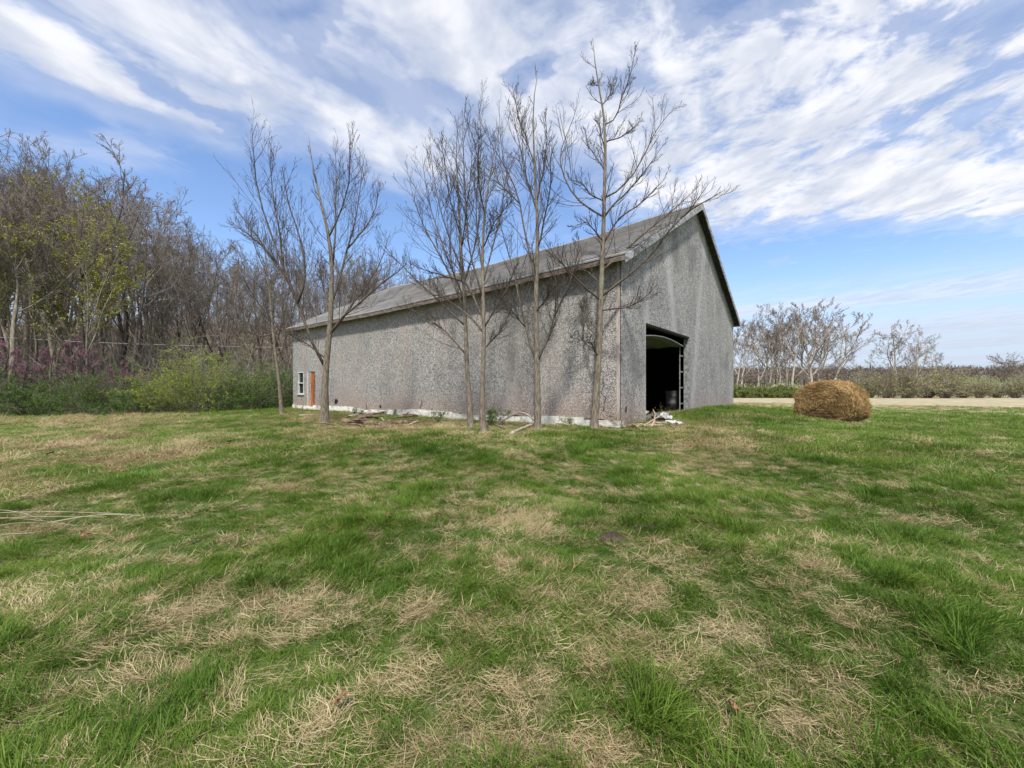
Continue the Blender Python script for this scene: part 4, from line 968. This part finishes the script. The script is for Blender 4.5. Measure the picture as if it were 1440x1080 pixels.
# distant woodland on the hill
def far_wood():
    rg = np.random.default_rng(3); mb = MB(); ml = MB()
    n = 1500; Y = rg.uniform(190, 520, n); X = Y * rg.uniform(.45, 1.55, n); Z = hgt(X, Y)
    fieldm = ~((Y < 265) & (X / Y > 1.02)); X, Y, Z = X[fieldm], Y[fieldm], Z[fieldm]; n = len(X)
    Hh = rg.uniform(8, 14, n) * np.interp(Y, [190, 520], [.65, 1.0])
    P = np.stack([np.stack([X, Y, Z], -1), np.stack([X, Y, Z + Hh * .9], -1)], 1); mb.tubes(P, np.full((n, 2), .22), 3)
    k = 60; c = nrm(rg.normal(size=(n, k, 3))) * rg.uniform(.3, 1, (n, k, 1)) * np.array([.45, .45, .42]) * Hh[:, None, None]; c[..., 2] += (Z + Hh * .58)[:, None]; c[..., 0] += X[:, None]; c[..., 1] += Y[:, None]
    c = c.reshape(-1, 3); quads(ml, c, .9, rg, .22)
    mb.v += ml.v; mb.f += [f + mb.n for f in ml.f]; mb.at += ml.at; mb.n += ml.n
    g = newmat('far_wood'); a = attr(g, 'br'); m = fin(g, g.mix(a, (.10, .075, .065), (.20, .16, .14)), 1.0)
    tag(link('distant_woodland', mb.mesh('distant_woodland', m, False, 'br')), 'dark leafless woodland covering the distant low hill', None, None, 'stuff')
far_wood()

# ------------------------------------------------------------------ hay bale
def bale():
    rg = np.random.default_rng(8); Zb = 15.6; x = (1156 - 720) / FPX * Zb; g = float(hgt(x, Zb)); 
    o = empty('hay_bale', (x, Zb, g - .04), math.radians(-62)); tag(o, 'weathered sagging round hay bale lying on the grass right of the barn', 'hay bale')
    RX, RZ, L = 1.0, .86, 1.25
    nr, na, nl = 14, 56, 14
    an = np.linspace(0, 2 * np.pi, na, endpoint=False)
    def prof(t):   # flattened base
        cx = np.sign(np.cos(t)) * np.abs(np.cos(t)) ** .84; sz = np.sign(np.sin(t)) * np.abs(np.sin(t)) ** .86; zz = RZ * sz; zz = np.where(zz < -.62, -.62 + (zz + .62) * .2, zz)
        return RX * cx * (1 + .05 * (sz < 0)), zz + .64
    V = []; rings = []
    def lump(a, y, s): return 1 + .10 * (fbm(np.cos(a) * 2 + 5, np.sin(a) * 2 + y * 1.5 + 5, 1.6, 3, 3) - .5) * 2 * s
    for j in range(nl + 1):
        y = j / nl * L; e = 1 - .10 * (abs(j / nl - .5) * 2) ** 6
        px_, pz_ = prof(an); k = lump(an, y, 1.2) * e
        V.append(np.stack([px_ * k, np.full(na, y), (pz_ - .6) * k + .6], -1))
    caps = []
    for (y0, sg) in ((0, -1), (L, 1)):
        for i in range(1, nr):
            f = 1 - i / nr; px_, pz_ = prof(an); e = .90
            dep = .10 * (1 - f ** 2) + .03 * (fbm(np.cos(an) * f * 3 + 9, np.sin(an) * f * 3 + 9, 2, 4, 3) - .5) + .012 * np.sin(f * 55)
            caps.append((sg, np.stack([px_ * e * f * lump(an, y0, 1.2), y0 + sg * dep + 0 * an, (pz_ - .6) * e * f * lump(an, y0, 1.2) + .6], -1)))
    front = [c for s, c in caps if s < 0][::-1]; back = [c for s, c in caps if s > 0]
    allr = front + V + back; VV = np.concatenate(allr); n = len(allr); idx = np.arange(n * na).reshape(n, na); nx = np.roll(idx, -1, 1)
    q = np.stack([idx[:-1], nx[:-1], nx[1:], idx[1:]], -1).reshape(-1, 4)
    mb = MB(); mb.add(VV, q, .3); mb.f.append(np.array([idx[0]])); mb.f.append(np.array([idx[-1][::-1]]))
    gm = newmat('hay_core'); nn = gm.noise(gm.mapping(gm.obj, sc=(1, .6, 1)), 14, 5, .7); core = fin(gm, gm.mix(gm.ramp(nn, .3, .7), (.11, .062, .028), (.33, .20, .09)), 1, nn, 1, .05)
    link('roll', mb.mesh('roll', core, True), o)
    # strands
    ms = MB(); m = 15000
    t = rg.uniform(-.5, np.pi + .5, m); onface = rg.uniform(0, 1, m) < .45
    f = np.where(onface, np.sqrt(rg.uniform(0.0, 1, m)), 1.0); y = np.where(onface, 0, rg.uniform(-.03, L, m))
    ln = rg.uniform(.05, .22, m); K = 5; P = np.zeros((m, K, 3)); droop = rg.uniform(-.03, .05, m); skew = rg.normal(0, .35, m)
    for k in range(K):
        s = (k / (K - 1) - .5); rr = np.maximum(f, .12)
        tt = t + s * ln / rr / .85
        cx, cz = prof(tt); kk = np.where(onface, .9, 1 - .1 * (np.abs(y / L - .5) * 2) ** 6) * lump(tt, np.where(onface, 0, y), 1.2) * (f + s * skew * .10 * onface) + np.where(onface, 0, droop * (k / 4) ** 2 * 1.6 + .004)
        dep = np.where(onface, -(.10 * (1 - f ** 2) + .012) - droop.clip(0) * (k / 4) ** 2 * .9, s * skew * ln)
        P[:, k] = np.stack([cx * kk, y + dep, (cz - .6) * kk + .6], -1)
    P[:, :, 2] = np.maximum(P[:, :, 2], .02)
    R = np.full((m, K), .005) * np.array([1, 1, 1, .9, .4])
    T = nrm(np.gradient(P, axis=1)); W = nrm(np.cross(T, rg.normal(size=(m, 1, 3)))) * R[..., None] * rg.uniform(.6, 1.5, (m, 1, 1))
    V2 = np.stack([P - W, P + W], 2).reshape(-1, 3); ii = np.arange(m * K * 2).reshape(m, K, 2)
    q = np.stack([ii[:, :-1, 0], ii[:, :-1, 1], ii[:, 1:, 1], ii[:, 1:, 0]], -1).reshape(-1, 4)
    ms.add(V2, q, np.repeat(rg.uniform(0, 1, m), K * 2)); m2 = 2600; t2 = rg.uniform(-.45, np.pi + .45, m2); f2 = np.where(rg.uniform(0, 1, m2) < .4, np.sqrt(rg.uniform(0, 1, m2)), 1.0); y2 = np.where(f2 < 1, -.02, rg.uniform(0, L, m2))
    cx, cz = prof(t2); b0 = np.stack([cx * f2, y2, (cz - .6) * f2 + .6], -1); dd = nrm(rg.normal(size=(m2, 3)) + np.stack([np.cos(t2) * f2, np.where(f2 < 1, -.8, 0), np.sin(t2) * f2 - .5], -1)) * rg.uniform(.04, .13, (m2, 1))
    P2 = np.stack([b0, b0 + dd * .5, b0 + dd + (0, 0, -.02)], 1); P2[..., 2] = np.maximum(P2[..., 2], .02); W2 = nrm(np.cross(dd, rg.normal(size=(m2, 3))))[:, None] * np.array([.004, .004, .001])[None, :, None]
    ii = np.arange(m2 * 6).reshape(m2, 3, 2); ms.add(np.stack([P2 - W2, P2 + W2], 2).reshape(-1, 3), np.stack([ii[:, :-1, 0], ii[:, :-1, 1], ii[:, 1:, 1], ii[:, 1:, 0]], -1).reshape(-1, 4), np.repeat(rg.uniform(.3, 1, m2), 6))
    so = link('loose_straw', ms.mesh('loose_straw', M['hay'], False, 'br'), o); so['kind'] = 'stuff'
bale()

# ------------------------------------------------------------------ litter by the wall
def stick(name, a, b, r0, r1, mat, label, cat, group, sd, bend=.05, k=7, lift=0.0):
    rg = np.random.default_rng(sd); a = np.array(a, float); b = np.array(b, float); t = np.linspace(0, 1, 9)[:, None]
    P = a + (b - a) * t + np.sin(t * np.pi) * np.array([rg.normal() * bend, rg.normal() * bend, abs(rg.normal()) * bend + lift]) + rg.normal(0, r0 * .12, (9, 3))
    R = np.linspace(r0, r1, 9) * (1 + rg.normal(0, .08 if name != 'log' else .17, 9)); mb = MB(); c = a.copy(); mb.tubes((P - c)[None], R[None], k)
    if name == 'log':   # split, crumbling bark: push the surface in and out and leave broken ends
        V = mb.v[0]; n_ = len(V); ring = np.repeat(np.arange(9), k); ax = ((P - c)[ring]); rad = V - ax
        V[:] = ax + rad * (1 + rg.normal(0, .22, (n_, 1))) * np.array([1, 1, .72]); e = (ring == 0) | (ring == 8); V[e] += (P[8] - P[0]) / 8 * rg.normal(0, .45, (e.sum(), 1))
        for q in range(5):   # splinters peeling off
            f = rg.uniform(.05, .75); s0 = a - c + (b - a) * f + rg.normal(0, r0 * .5, 3) + (0, 0, r0 * .5); s1 = s0 + (b - a) * rg.uniform(.15, .4) + rg.normal(0, r0 * .8, 3)
            mb.tubes(np.linspace(s0, s1, 4)[None], np.array([[.016, .028, .022, .006]]), 4)
    o = tag(link(name, mb.mesh(name, mat, True)), label, cat, group); o.location = c; return o
def G(px, py, dz=0.0):
    g = px_ground(px, py); g[2] += dz; return g
stick('log', G(482, 595, .06), G(552, 603, .06), .12, .08, M['rotten'], 'rotting reddish-brown log lying lowest by the barn wall', 'log', 'logs by the barn', 1)
stick('log', G(490, 588, .06), G(543, 584, .12), .08, .06, M['oldwood'], 'long weathered log lying against the whitewashed foundation', 'log', 'logs by the barn', 2)
stick('log', G(528, 600, .08), G(590, 596, .08), .10, .05, M['rotten'], 'short dark rotten log right of the lowest reddish log', 'log', 'logs by the barn', 3)
stick('log', G(500, 594, .08), G(530, 592, .14), .10, .07, M['rotten'], 'stubby broken log on top of the rotting heap', 'log', 'logs by the barn', 4)
stick('log', G(560, 590, .10), G(588, 588, .10), .07, .05, M['rotten'], 'thin dark log near the crack in the foundation', 'log', 'logs by the barn', 5)
stick('branch', G(698, 600, .04), G(752, 600, .16), .035, .02, M['oldwood'], 'grey fallen branch arching left of the low-forking wall tree', 'branch', 'fallen branches by the wall', 6, .12)
stick('branch', G(718, 612, .03), G(750, 602, .12), .06, .03, M['oldwood'], 'thick pale fallen branch lying nearest the grass', 'branch', 'fallen branches by the wall', 7, .04)
stick('branch', G(614, 590, .04), G(636, 604, .04), .02, .01, M['oldwood'], 'thin fallen branch pointing at the camera by the weeds', 'branch', 'fallen branches by the wall', 8, .05)
stick('branch', G(420, 586, .04), G(462, 585, .04), .04, .03, M['oldwood'], 'short plank-like branch below the rusty door', 'branch', 'fallen branches by the wall', 9, .02)
def sheet(name, px, py, sx, sy, rz, tx, ty, mat, label, cat, group, sd, dz=.05, th=.012, crump=.05):
    rg = np.random.default_rng(sd); n = 6; V = []
    g = G(px, py, dz)
    for j in range(n):
        for i in range(n): V.append(((i / (n - 1) - .5) * sx + rg.normal(0, sx * .03), (j / (n - 1) - .5) * sy + rg.normal(0, sy * .04), rg.normal(0, crump * .4)))
    V = np.array(V); idx = np.arange(n * n).reshape(n, n); q = np.stack([idx[:-1, :-1], idx[:-1, 1:], idx[1:, 1:], idx[1:, :-1]], -1).reshape(-1, 4)
    mb = MB(); mb.add(V, q); mb.add(V - (0, 0, th), q[:, ::-1]); rim = np.concatenate([idx[0], idx[1:, -1], idx[-1, :-1][::-1], idx[1:-1, 0][::-1]])
    rr = np.roll(rim, -1); mb.f.append(np.stack([rim, rim + n * n, rr + n * n, rr], -1))
    o = tag(link(name, mb.mesh(name, mat)), label, cat, group); o.location = g; o.rotation_euler = (tx, ty, rz); return o
gp = 'rubbish heap by the barn corner'
sheet('tar_sheet', 912, 592, .9, .5, .5, .25, .1, M['tar'], 'dark grey roofing sheet in the heap at the barn corner', 'sheet', gp, 1, .16)
sheet('tar_sheet', 926, 592, .6, .45, 1.2, .35, -.15, M['tar'], 'smaller dark roofing scrap behind the white torn sheet', 'sheet', gp, 2, .17)
sheet('torn_sheet', 936, 593, .36, .26, .2, .5, .1, M['paper'], 'crumpled white torn sheet on the heap', 'sheet', gp, 3, .20, crump=.12)
sheet('torn_sheet', 948, 597, .45, .2, -.2, .15, .1, M['paper'], 'flat white scrap at the right end of the heap', 'sheet', gp, 4, .08, crump=.05)
sheet('tan_board', 902, 592, .75, .22, .75, .3, -.35, M['tan_sheet'], 'tan broken board leaning up against the heap', 'board', gp, 5, .22, .03, .01)
sheet('tan_board', 893, 601, .8, .35, .15, .12, 0, M['oldwood'], 'pale flattened board at the left foot of the heap', 'board', gp, 6, .06, .03, .02)
sheet('tan_board', 915, 600, .9, .28, .35, .15, 0, M['tan_sheet'], 'pale tan board across the front of the heap', 'board', gp, 7, .07, .03, .02)
sheet('tan_board', 932, 599, .7, .14, .6, .1, .1, M['oldwood'], 'narrow weathered board right of the front tan board', 'board', gp, 8, .10, .03, .01)
stick('branch', G(905, 602, .05), G(942, 590, .25), .03, .02, M['oldwood'], 'bare stick lying across the rubbish heap', 'branch', gp, 12, .04)
stick('branch', G(916, 603, .05), G(918, 590, .35), .03, .02, M['tan_sheet'], 'upright splintered stick in the rubbish heap', 'branch', gp, 13, .03)
rb = np.random.default_rng(91)
for i, (px, py) in enumerate(((497, 600), (512, 603), (530, 606), (545, 600), (520, 597), (560, 602), (575, 600), (508, 590), (585, 604), (540, 594), (605, 600), (478, 601))):
    a = G(px, py, .05); an_ = rb.uniform(0, 3.14); L = rb.uniform(.35, .9); b = a + np.array([math.cos(an_) * L, math.sin(an_) * L * .5, rb.uniform(.0, .12)])
    stick('bark_scrap', a, b, rb.uniform(.025, .045), .012, M['rotten'] if i % 3 else M['oldwood'], 'splintered scrap of dark wood scattered round the rotting logs', 'wood scrap', 'wood scraps round the logs', 200 + i, .03, 4)
for i, px in enumerate((640, 652, 690, 708, 722, 742, 768, 784, 802, 818, 850, 862, 874, 886, 898, 955)):
    a = G(px, 601 + (i * 5) % 4, .04); an_ = rb.uniform(-.5, .5) + TB * .9; L = rb.uniform(.2, .65); b = a + np.array([-math.sin(an_) * L, math.cos(an_) * L, rb.uniform(0, .1)])
    b[2] = max(b[2], float(hgt(b[0], b[1])) + .03)
    stick('rubble_scrap', a, b, rb.uniform(.02, .05), .015, [M['oldwood'], M['rotten'], M['tan_sheet'], M['fascia']][i % 4], 'broken scrap of board or block lying along the foot of the long wall', 'rubble', 'rubble along the foundation', 300 + i, .02, 4)
# dry stalks lying on the left
rs = np.random.default_rng(31)
labs = ['longest pale dry stalk lying level at the left', 'pale stalk just under the longest one', 'curved dry stalk crossing the bundle at the left', 'dry stalk slanting down at the lower left', 'short dry stalk at the left picture edge', 'lowest dry stalk in the bundle, nearest the camera', 'thin dry stalk tip pointing right above the green tufts']
for i, (a, b) in enumerate((((-60, 738), (186, 735)), ((-50, 746), (150, 738)), ((-40, 742), (110, 752)), ((-60, 768), (70, 748)), ((-30, 728), (60, 744)), ((-60, 776), (50, 762)), ((60, 750), (198, 737)))):
    stick('dry_stalk', G(*a, .10), G(*b, .09), .005, .003, M['oldwood'], labs[i], 'stalk', 'dry stalks lying at the left', 40 + i, .05, 4, .02)
# fallen leaves
fl = [(545, 735, 'single brown curled leaf standing in the green middle'), (168, 667, 'rust-brown leaf flat on straw at the left'), (322, 626, 'small brown leaf near the straw mound'), (70, 643, 'brown leaf among straw at the far left'), (540, 620, 'brown leaf on grass below the logs'), (120, 764, 'brown leaf under the dry stalks'), (1030, 1020, 'tan curled leaf low right in the dead grass'), (508, 740, 'tan leaf fragment left of the curled brown leaf'), (478, 1010, 'pale curled leaf in the near left grass')]
for i, (px, py, lab) in enumerate(fl):
    sz = .07 if py > 700 else .13
    o = sheet('fallen_leaf', px, py, sz, sz * .6, i * 1.3, .5, .3, M['leaf_brown'], lab, 'leaf', 'fallen leaves', 60 + i, .09, .001, .02)
# dark mole-hill soil
for i, (px, py, w) in enumerate(((922, 745, .17), (860, 760, .12))):
    g = G(px, py); rg = np.random.default_rng(i); n = 14; mb = MB(); V = []
    rr = np.linspace(0, 1, 8); an = np.linspace(0, 6.283, 16, endpoint=False)
    for r0 in rr: 
        for a in an: V.append((math.cos(a) * r0 * w * 1.5, math.sin(a) * r0 * w * .8, .09 * (1 - r0 ** 2) + rg.normal(0, .012) - .02))
    idx = np.arange(128).reshape(8, 16); nx = np.roll(idx, -1, 1); mb.add(V, np.stack([idx[:-1], idx[1:], nx[1:], nx[:-1]], -1).reshape(-1, 4))
    o = tag(link('soil_mound', mb.mesh('soil_mound', M['soil'], True)), ['dark crumbled soil mound in the grass right of centre', 'smaller dark soil patch left of the crumbled mound'][i], 'soil mound', 'soil mounds'); o.location = g
# weeds along the wall
WD = [gen_shrub(61, .7, .75, 260, .035, 'weed', 8, 'twig_fore', rs=.005), gen_shrub(62, .9, .6, 60, .02, 'straw', 16, 'straw', rs=.004)]
for i, (px, py, hh, k, lab) in enumerate(((694, 600, .62, 0, 'leafy green sapling sprouting against the white foundation'), (612, 596, .5, 0, 'small green weed left of the close twin trees'), (500, 586, .4, 0, 'green weed by the fallen logs'), (800, 600, .3, 0, 'low green weed left of the tallest tree'),
     (878, 602, .7, 1, 'rust-tan dry weed at the barn corner'), (640, 600, .5, 1, 'dry brown weed left of the close twin trees'), (600, 600, .5, 1, 'dry weed right of the logs'), (470, 590, .45, 1, 'dry weed behind the low-forking left tree'), (575, 598, .4, 1, 'dry weed at the right end of the logs'), (855, 600, .35, 1, 'dry weed between tallest tree and barn corner'),
     (440, 590, .5, 1, 'dry weed tuft below the rusty door'), (730, 598, .3, 1, 'dry weed beside the grey fallen branch'), (936, 590, .55, 1, 'tall dry weed in front of the dark doorway'), (556, 585, .35, 0, 'green weed at the foundation above the logs'))):
    g = G(px, py); place('weed', WD[k], g[0], g[1], hh, i, lab, 'weed', 'weeds along the barn wall', .02)

# ------------------------------------------------------------------ grass (geometry-nodes instances of small clumps)
def blades(n, rad, h0, h1, w, lean, curl, sd, segs=3, flat=False, tint=(0, 1)):
    rg = np.random.default_rng(sd); K = segs + 1
    a = rg.uniform(0, 6.283, n); rr = rad * np.sqrt(rg.uniform(0, 1, n)); base = np.stack([np.cos(a) * rr, np.sin(a) * rr, np.full(n, -.015)], -1)
    L = rg.uniform(h0, h1, n)
    if flat:
        az = rg.normal(0, .8, n) + rg.choice([0, 3.14], n, p=[.75, .25]); el = np.radians(rg.uniform(2, 32, n)); base[:, 2] = rg.uniform(0, .035, n)
    else:
        az = np.where(rg.uniform(0, 1, n) < .6, rg.normal(0, .9, n), a); el = np.radians(rg.uniform(90 - lean, 88, n))
    d = np.stack([np.cos(el) * np.cos(az), np.cos(el) * np.sin(az), np.sin(el)], -1)
    c = rg.uniform(.3, 1, n)[:, None] * curl
    P = np.zeros((n, K, 3)); P[:, 0] = base; hor = nrm(d * (1, 1, 0) + 1e-6)
    for k in range(1, K):
        P[:, k] = P[:, k - 1] + d * L[:, None] / segs
        d = nrm(d + c * (hor * .45 - np.array([0, 0, .45])) + (rg.normal(size=(n, 3)) * (.25 if flat else .06)))
    if flat: P[..., 2] = np.maximum(P[..., 2], .002)
    sd_ = nrm(np.cross(hor, (0, 0, 1)) + rg.normal(0, .5, (n, 3)))
    ww = (w * rg.uniform(.6, 1.4, n))[:, None, None] * np.array([.75, 1, .8, .12] if K == 4 else [1, .9, .12])[None, :, None]
    V = np.stack([P - sd_[:, None] * ww, P + sd_[:, None] * ww], 2)
    ii = np.arange(n * K * 2).reshape(n, K, 2); q = np.stack([ii[:, :-1, 0], ii[:, :-1, 1], ii[:, 1:, 1], ii[:, 1:, 0]], -1).reshape(-1, 4)
    mb = MB(); mb.add(V.reshape(-1, 3), q, np.repeat(rg.uniform(*tint, n), K * 2)); return mb
def clump_collection(name, meshes):
    c = bpy.data.collections.new(name)
    for i, me in enumerate(meshes): c.objects.link(bpy.data.objects.new('%s_%02d' % (name, i), me))
    return c
def scatter(name, X, Y, idx, rotz, tilt, scl, coll, label, dz=0.0):
    n = len(X); Z = hgt(X, Y) + dz
    me = bpy.data.meshes.new(name); me.vertices.add(n); me.vertices.foreach_set('co', np.stack([X, Y, Z], -1).ravel())
    a = me.attributes.new('vi', 'INT', 'POINT'); a.data.foreach_set('value', idx.astype(np.int32))
    a = me.attributes.new('ro', 'FLOAT_VECTOR', 'POINT'); a.data.foreach_set('vector', np.stack([tilt[:, 0], tilt[:, 1], rotz], -1).astype(np.float32).ravel())
    a = me.attributes.new('sc', 'FLOAT_VECTOR', 'POINT'); a.data.foreach_set('vector', scl.astype(np.float32).ravel())
    o = link(name, me); tag(o, label, None, None, 'stuff')
    ng = bpy.data.node_groups.new(name, 'GeometryNodeTree'); ng.interface.new_socket('Geometry', in_out='INPUT', socket_type='NodeSocketGeometry'); ng.interface.new_socket('Geometry', in_out='OUTPUT', socket_type='NodeSocketGeometry')
    N = ng.nodes; Lk = ng.links; gi = N.new('NodeGroupInput'); go = N.new('NodeGroupOutput'); ip = N.new('GeometryNodeInstanceOnPoints'); ci = N.new('GeometryNodeCollectionInfo')
    ci.inputs[0].default_value = coll; ci.inputs[1].default_value = True; ci.inputs[2].default_value = True
    def at_(nm, ty):
        q = N.new('GeometryNodeInputNamedAttribute'); q.data_type = ty; q.inputs[0].default_value = nm; return q.outputs[0]
    Lk.new(gi.outputs[0], ip.inputs['Points']); Lk.new(ci.outputs[0], ip.inputs['Instance']); ip.inputs['Pick Instance'].default_value = True
    Lk.new(at_('vi', 'INT'), ip.inputs['Instance Index']); 
    er = N.new('FunctionNodeEulerToRotation'); Lk.new(at_('ro', 'FLOAT_VECTOR'), er.inputs[0]); Lk.new(er.outputs[0], ip.inputs['Rotation'])
    Lk.new(at_('sc', 'FLOAT_VECTOR'), ip.inputs['Scale']); Lk.new(ip.outputs[0], go.inputs[0])
    md = o.modifiers.new('scatter', 'NODES'); md.node_group = ng
    return o
# clump kits: 0-3 near green, 4-6 tall near green tufts, 7-9 far green, 
GK = [blades(44, .075, .045, .12, .0020, 50, .9, 200 + i, tint=(0, .8)).mesh('g', M['grass'], False, 'br') for i in range(4)]
GK += [blades(56, .06, .10, .20, .0023, 38, .8, 210 + i, tint=(0, .6)).mesh('g', M['grass'], False, 'br') for i in range(3)]
GK += [blades(40, .16, .06, .15, .0042, 50, .7, 220 + i, 2, tint=(0, .9)).mesh('g', M['grass'], False, 'br') for i in range(3)]
GK += [blades(40, .16, .06, .15, .0042, 50, .7, 230 + i, 2, tint=(.1, 1)).mesh('g', M['grass_light'], False, 'br') for i in range(2)]
GC = clump_collection('green_clump', GK)
DK = [blades(50, .10, .06, .16, .0014, 0, .0, 300 + i, flat=True).mesh('d', M['straw'], False, 'br') for i in range(4)]
DK += [blades(26, .07, .10, .22, .0016, 65, .8, 310 + i).mesh('d', M['straw'], False, 'br') for i in range(3)]
DK += [blades(36, .22, .10, .28, .0036, 0, 0, 320 + i, 2, flat=True).mesh('d', M['straw'], False, 'br') for i in range(3)]
DK += [blades(40, .20, .14, .42, .0034, 75, 1.1, 330 + i, 3).mesh('d', M['straw'], False, 'br') for i in range(3)]
DC = clump_collection('dry_clump', DK)

def ring_pts(r0, r1, dens, rg, half=60):
    area = (r1 ** 2 - r0 ** 2) * math.radians(half); n = int(area * dens)
    r = np.sqrt(rg.uniform(r0 ** 2, r1 ** 2, n)); t = np.radians(rg.uniform(-half, half, n))
    X, Y = r * np.sin(t), r * np.cos(t); u, v = to_uv(X, Y)
    k = ~((u > -.03) & (u < BL + .1) & (v > -.10) & (v < BW + .1))
    # keep the corridor near the rubbish and the doorway clear
    return X[k], Y[k], r[k]
def flow(X, Y): return 6.28 * fbm(X, Y, .55, 71, 2) * 1.6
rg = np.random.default_rng(12)
gx_, gy_, gi_, gr_, gs_ = [], [], [], [], []
dx_, dy_, di_, dr_, ds_ = [], [], [], [], []
for (r0, r1, dens, lod) in ((1.1, 5, 520, 0), (5, 9, 330, 0), (9, 14, 150, 1), (14, 24, 60, 1), (24, 40, 20, 2), (40, 58, 7, 3)):
    X, Y, r = ring_pts(r0, r1, dens, rg, 57 if lod else 60)
    D = dryness(X, Y); T = fbm(X, Y, 1.1, 91, 3); T2 = fbm(X, Y, 3.1, 97, 2); fr = fbm(X, Y, 7.0, 99, 2)
    keep = rg.uniform(0, 1, len(X)) < np.clip(1.25 - D * 1.2 + (fr - .5) * .9, .10, 1) * (.6 + .4 * sstep((T2 - .25) / .3))
    X1, Y1, D1, T1, T21 = X[keep], Y[keep], D[keep], T[keep], T2[keep]; n = len(X1)
    u, v = to_uv(X1, Y1); lush = np.exp(-((v - 9) / 6) ** 4) * np.exp(-((u + 2.2) / 1.7) ** 4)
    px, py = proj(X1, Y1, hgt(X1, Y1)); leftb = sstep((430 - px) / 200) * sstep((720 - py) / 60)
    size = (.43 + .36 * sstep((T1 - .36) / .30) * (1 - .6 * D1) + .35 * sstep((T21 - .5) / .2)) * rg.uniform(.75, 1.25, n) * (1 - .05 * leftb) * (1 + .35 * lush) * np.where((v > -1.0) & (v < 0) & (u > -1), .55, 1)
    tall = (rg.uniform(0, 1, n) < .16 * sstep((T1 - .46) / .12) * sstep((T21 - .45) / .2) + .10 * lush + .02)
    if lod == 0: idx = np.where(tall, rg.integers(4, 7, n), rg.integers(0, 4, n)); sc = size
    else:
        light = rg.uniform(0, 1, n) < np.clip(.25 + .75 * leftb + .25 * (px > 1050) - .3 * lush, 0, 1)
        idx = np.where(light, rg.integers(10, 12, n), rg.integers(7, 10, n)); sc = size * (1.0 if lod == 1 else 1.35 if lod == 2 else 1.5)
    hz = sc * np.where((idx < 4), 1, 1)
    gx_.append(X1); gy_.append(Y1); gi_.append(idx); gr_.append(flow(X1, Y1) + rg.normal(0, .8, n)); 
    wid = np.maximum(sc, .8) * (1.0 if lod < 2 else 1.25)
    gs_.append(np.stack([wid, wid, hz], -1))
    # dry: everywhere a little thatch, a lot where dry
    X, Y, r = ring_pts(r0, r1, dens * .66, rg, 57 if lod else 60)
    D = dryness(X, Y); keep = rg.uniform(0, 1, len(X)) < np.clip(.12 + D * .80, 0, 1)
    X1, Y1, D1 = X[keep], Y[keep], D[keep]; n = len(X1); px, py = proj(X1, Y1, hgt(X1, Y1))
    fluff = np.clip(sstep((460 - px) / 260) * sstep((760 - py) / 90) * sstep((D1 - .45) / .35), 0, 1)
    up = rg.uniform(0, 1, n) < (.10 + .28 * fluff)
    if lod == 0: idx = np.where(up, rg.integers(4, 7, n), rg.integers(0, 4, n))
    else: idx = np.where(up, rg.integers(10, 13, n), rg.integers(7, 10, n))
    sc = rg.uniform(.6, 1.25, n) * (.75 + .25 * fluff) * (1.0 if lod < 2 else 1.2)
    if lod: sc = np.where(up & (fluff < .3), sc * .5, sc)
    hz = sc * np.where(up & (fluff < .3) & (lod == 0), .6, 1.0)
    dx_.append(X1); dy_.append(Y1); di_.append(idx); dr_.append(flow(X1, Y1) + rg.normal(0, .7, n)); ds_.append(np.stack([sc * 1.1, sc * 1.1, hz], -1))
cc = np.concatenate
def tl(n): return rg.normal(0, .10, (n, 2))
scatter('grass', cc(gx_), cc(gy_), cc(gi_), cc(gr_), tl(len(cc(gx_))), cc(gs_), GC, 'green spring grass growing in uneven tufts over the yard')
scatter('dry_grass', cc(dx_), cc(dy_), cc(di_), cc(dr_), tl(len(cc(dx_))) * .6, cc(ds_), DC, 'matted pale dead grass lying between the green tufts')
print('grass', len(cc(gx_)), 'dry', len(cc(dx_)), 'woods', n_b, 'tris', sum(len(m.loops) - 2 * len(m.polygons) for m in bpy.data.meshes))
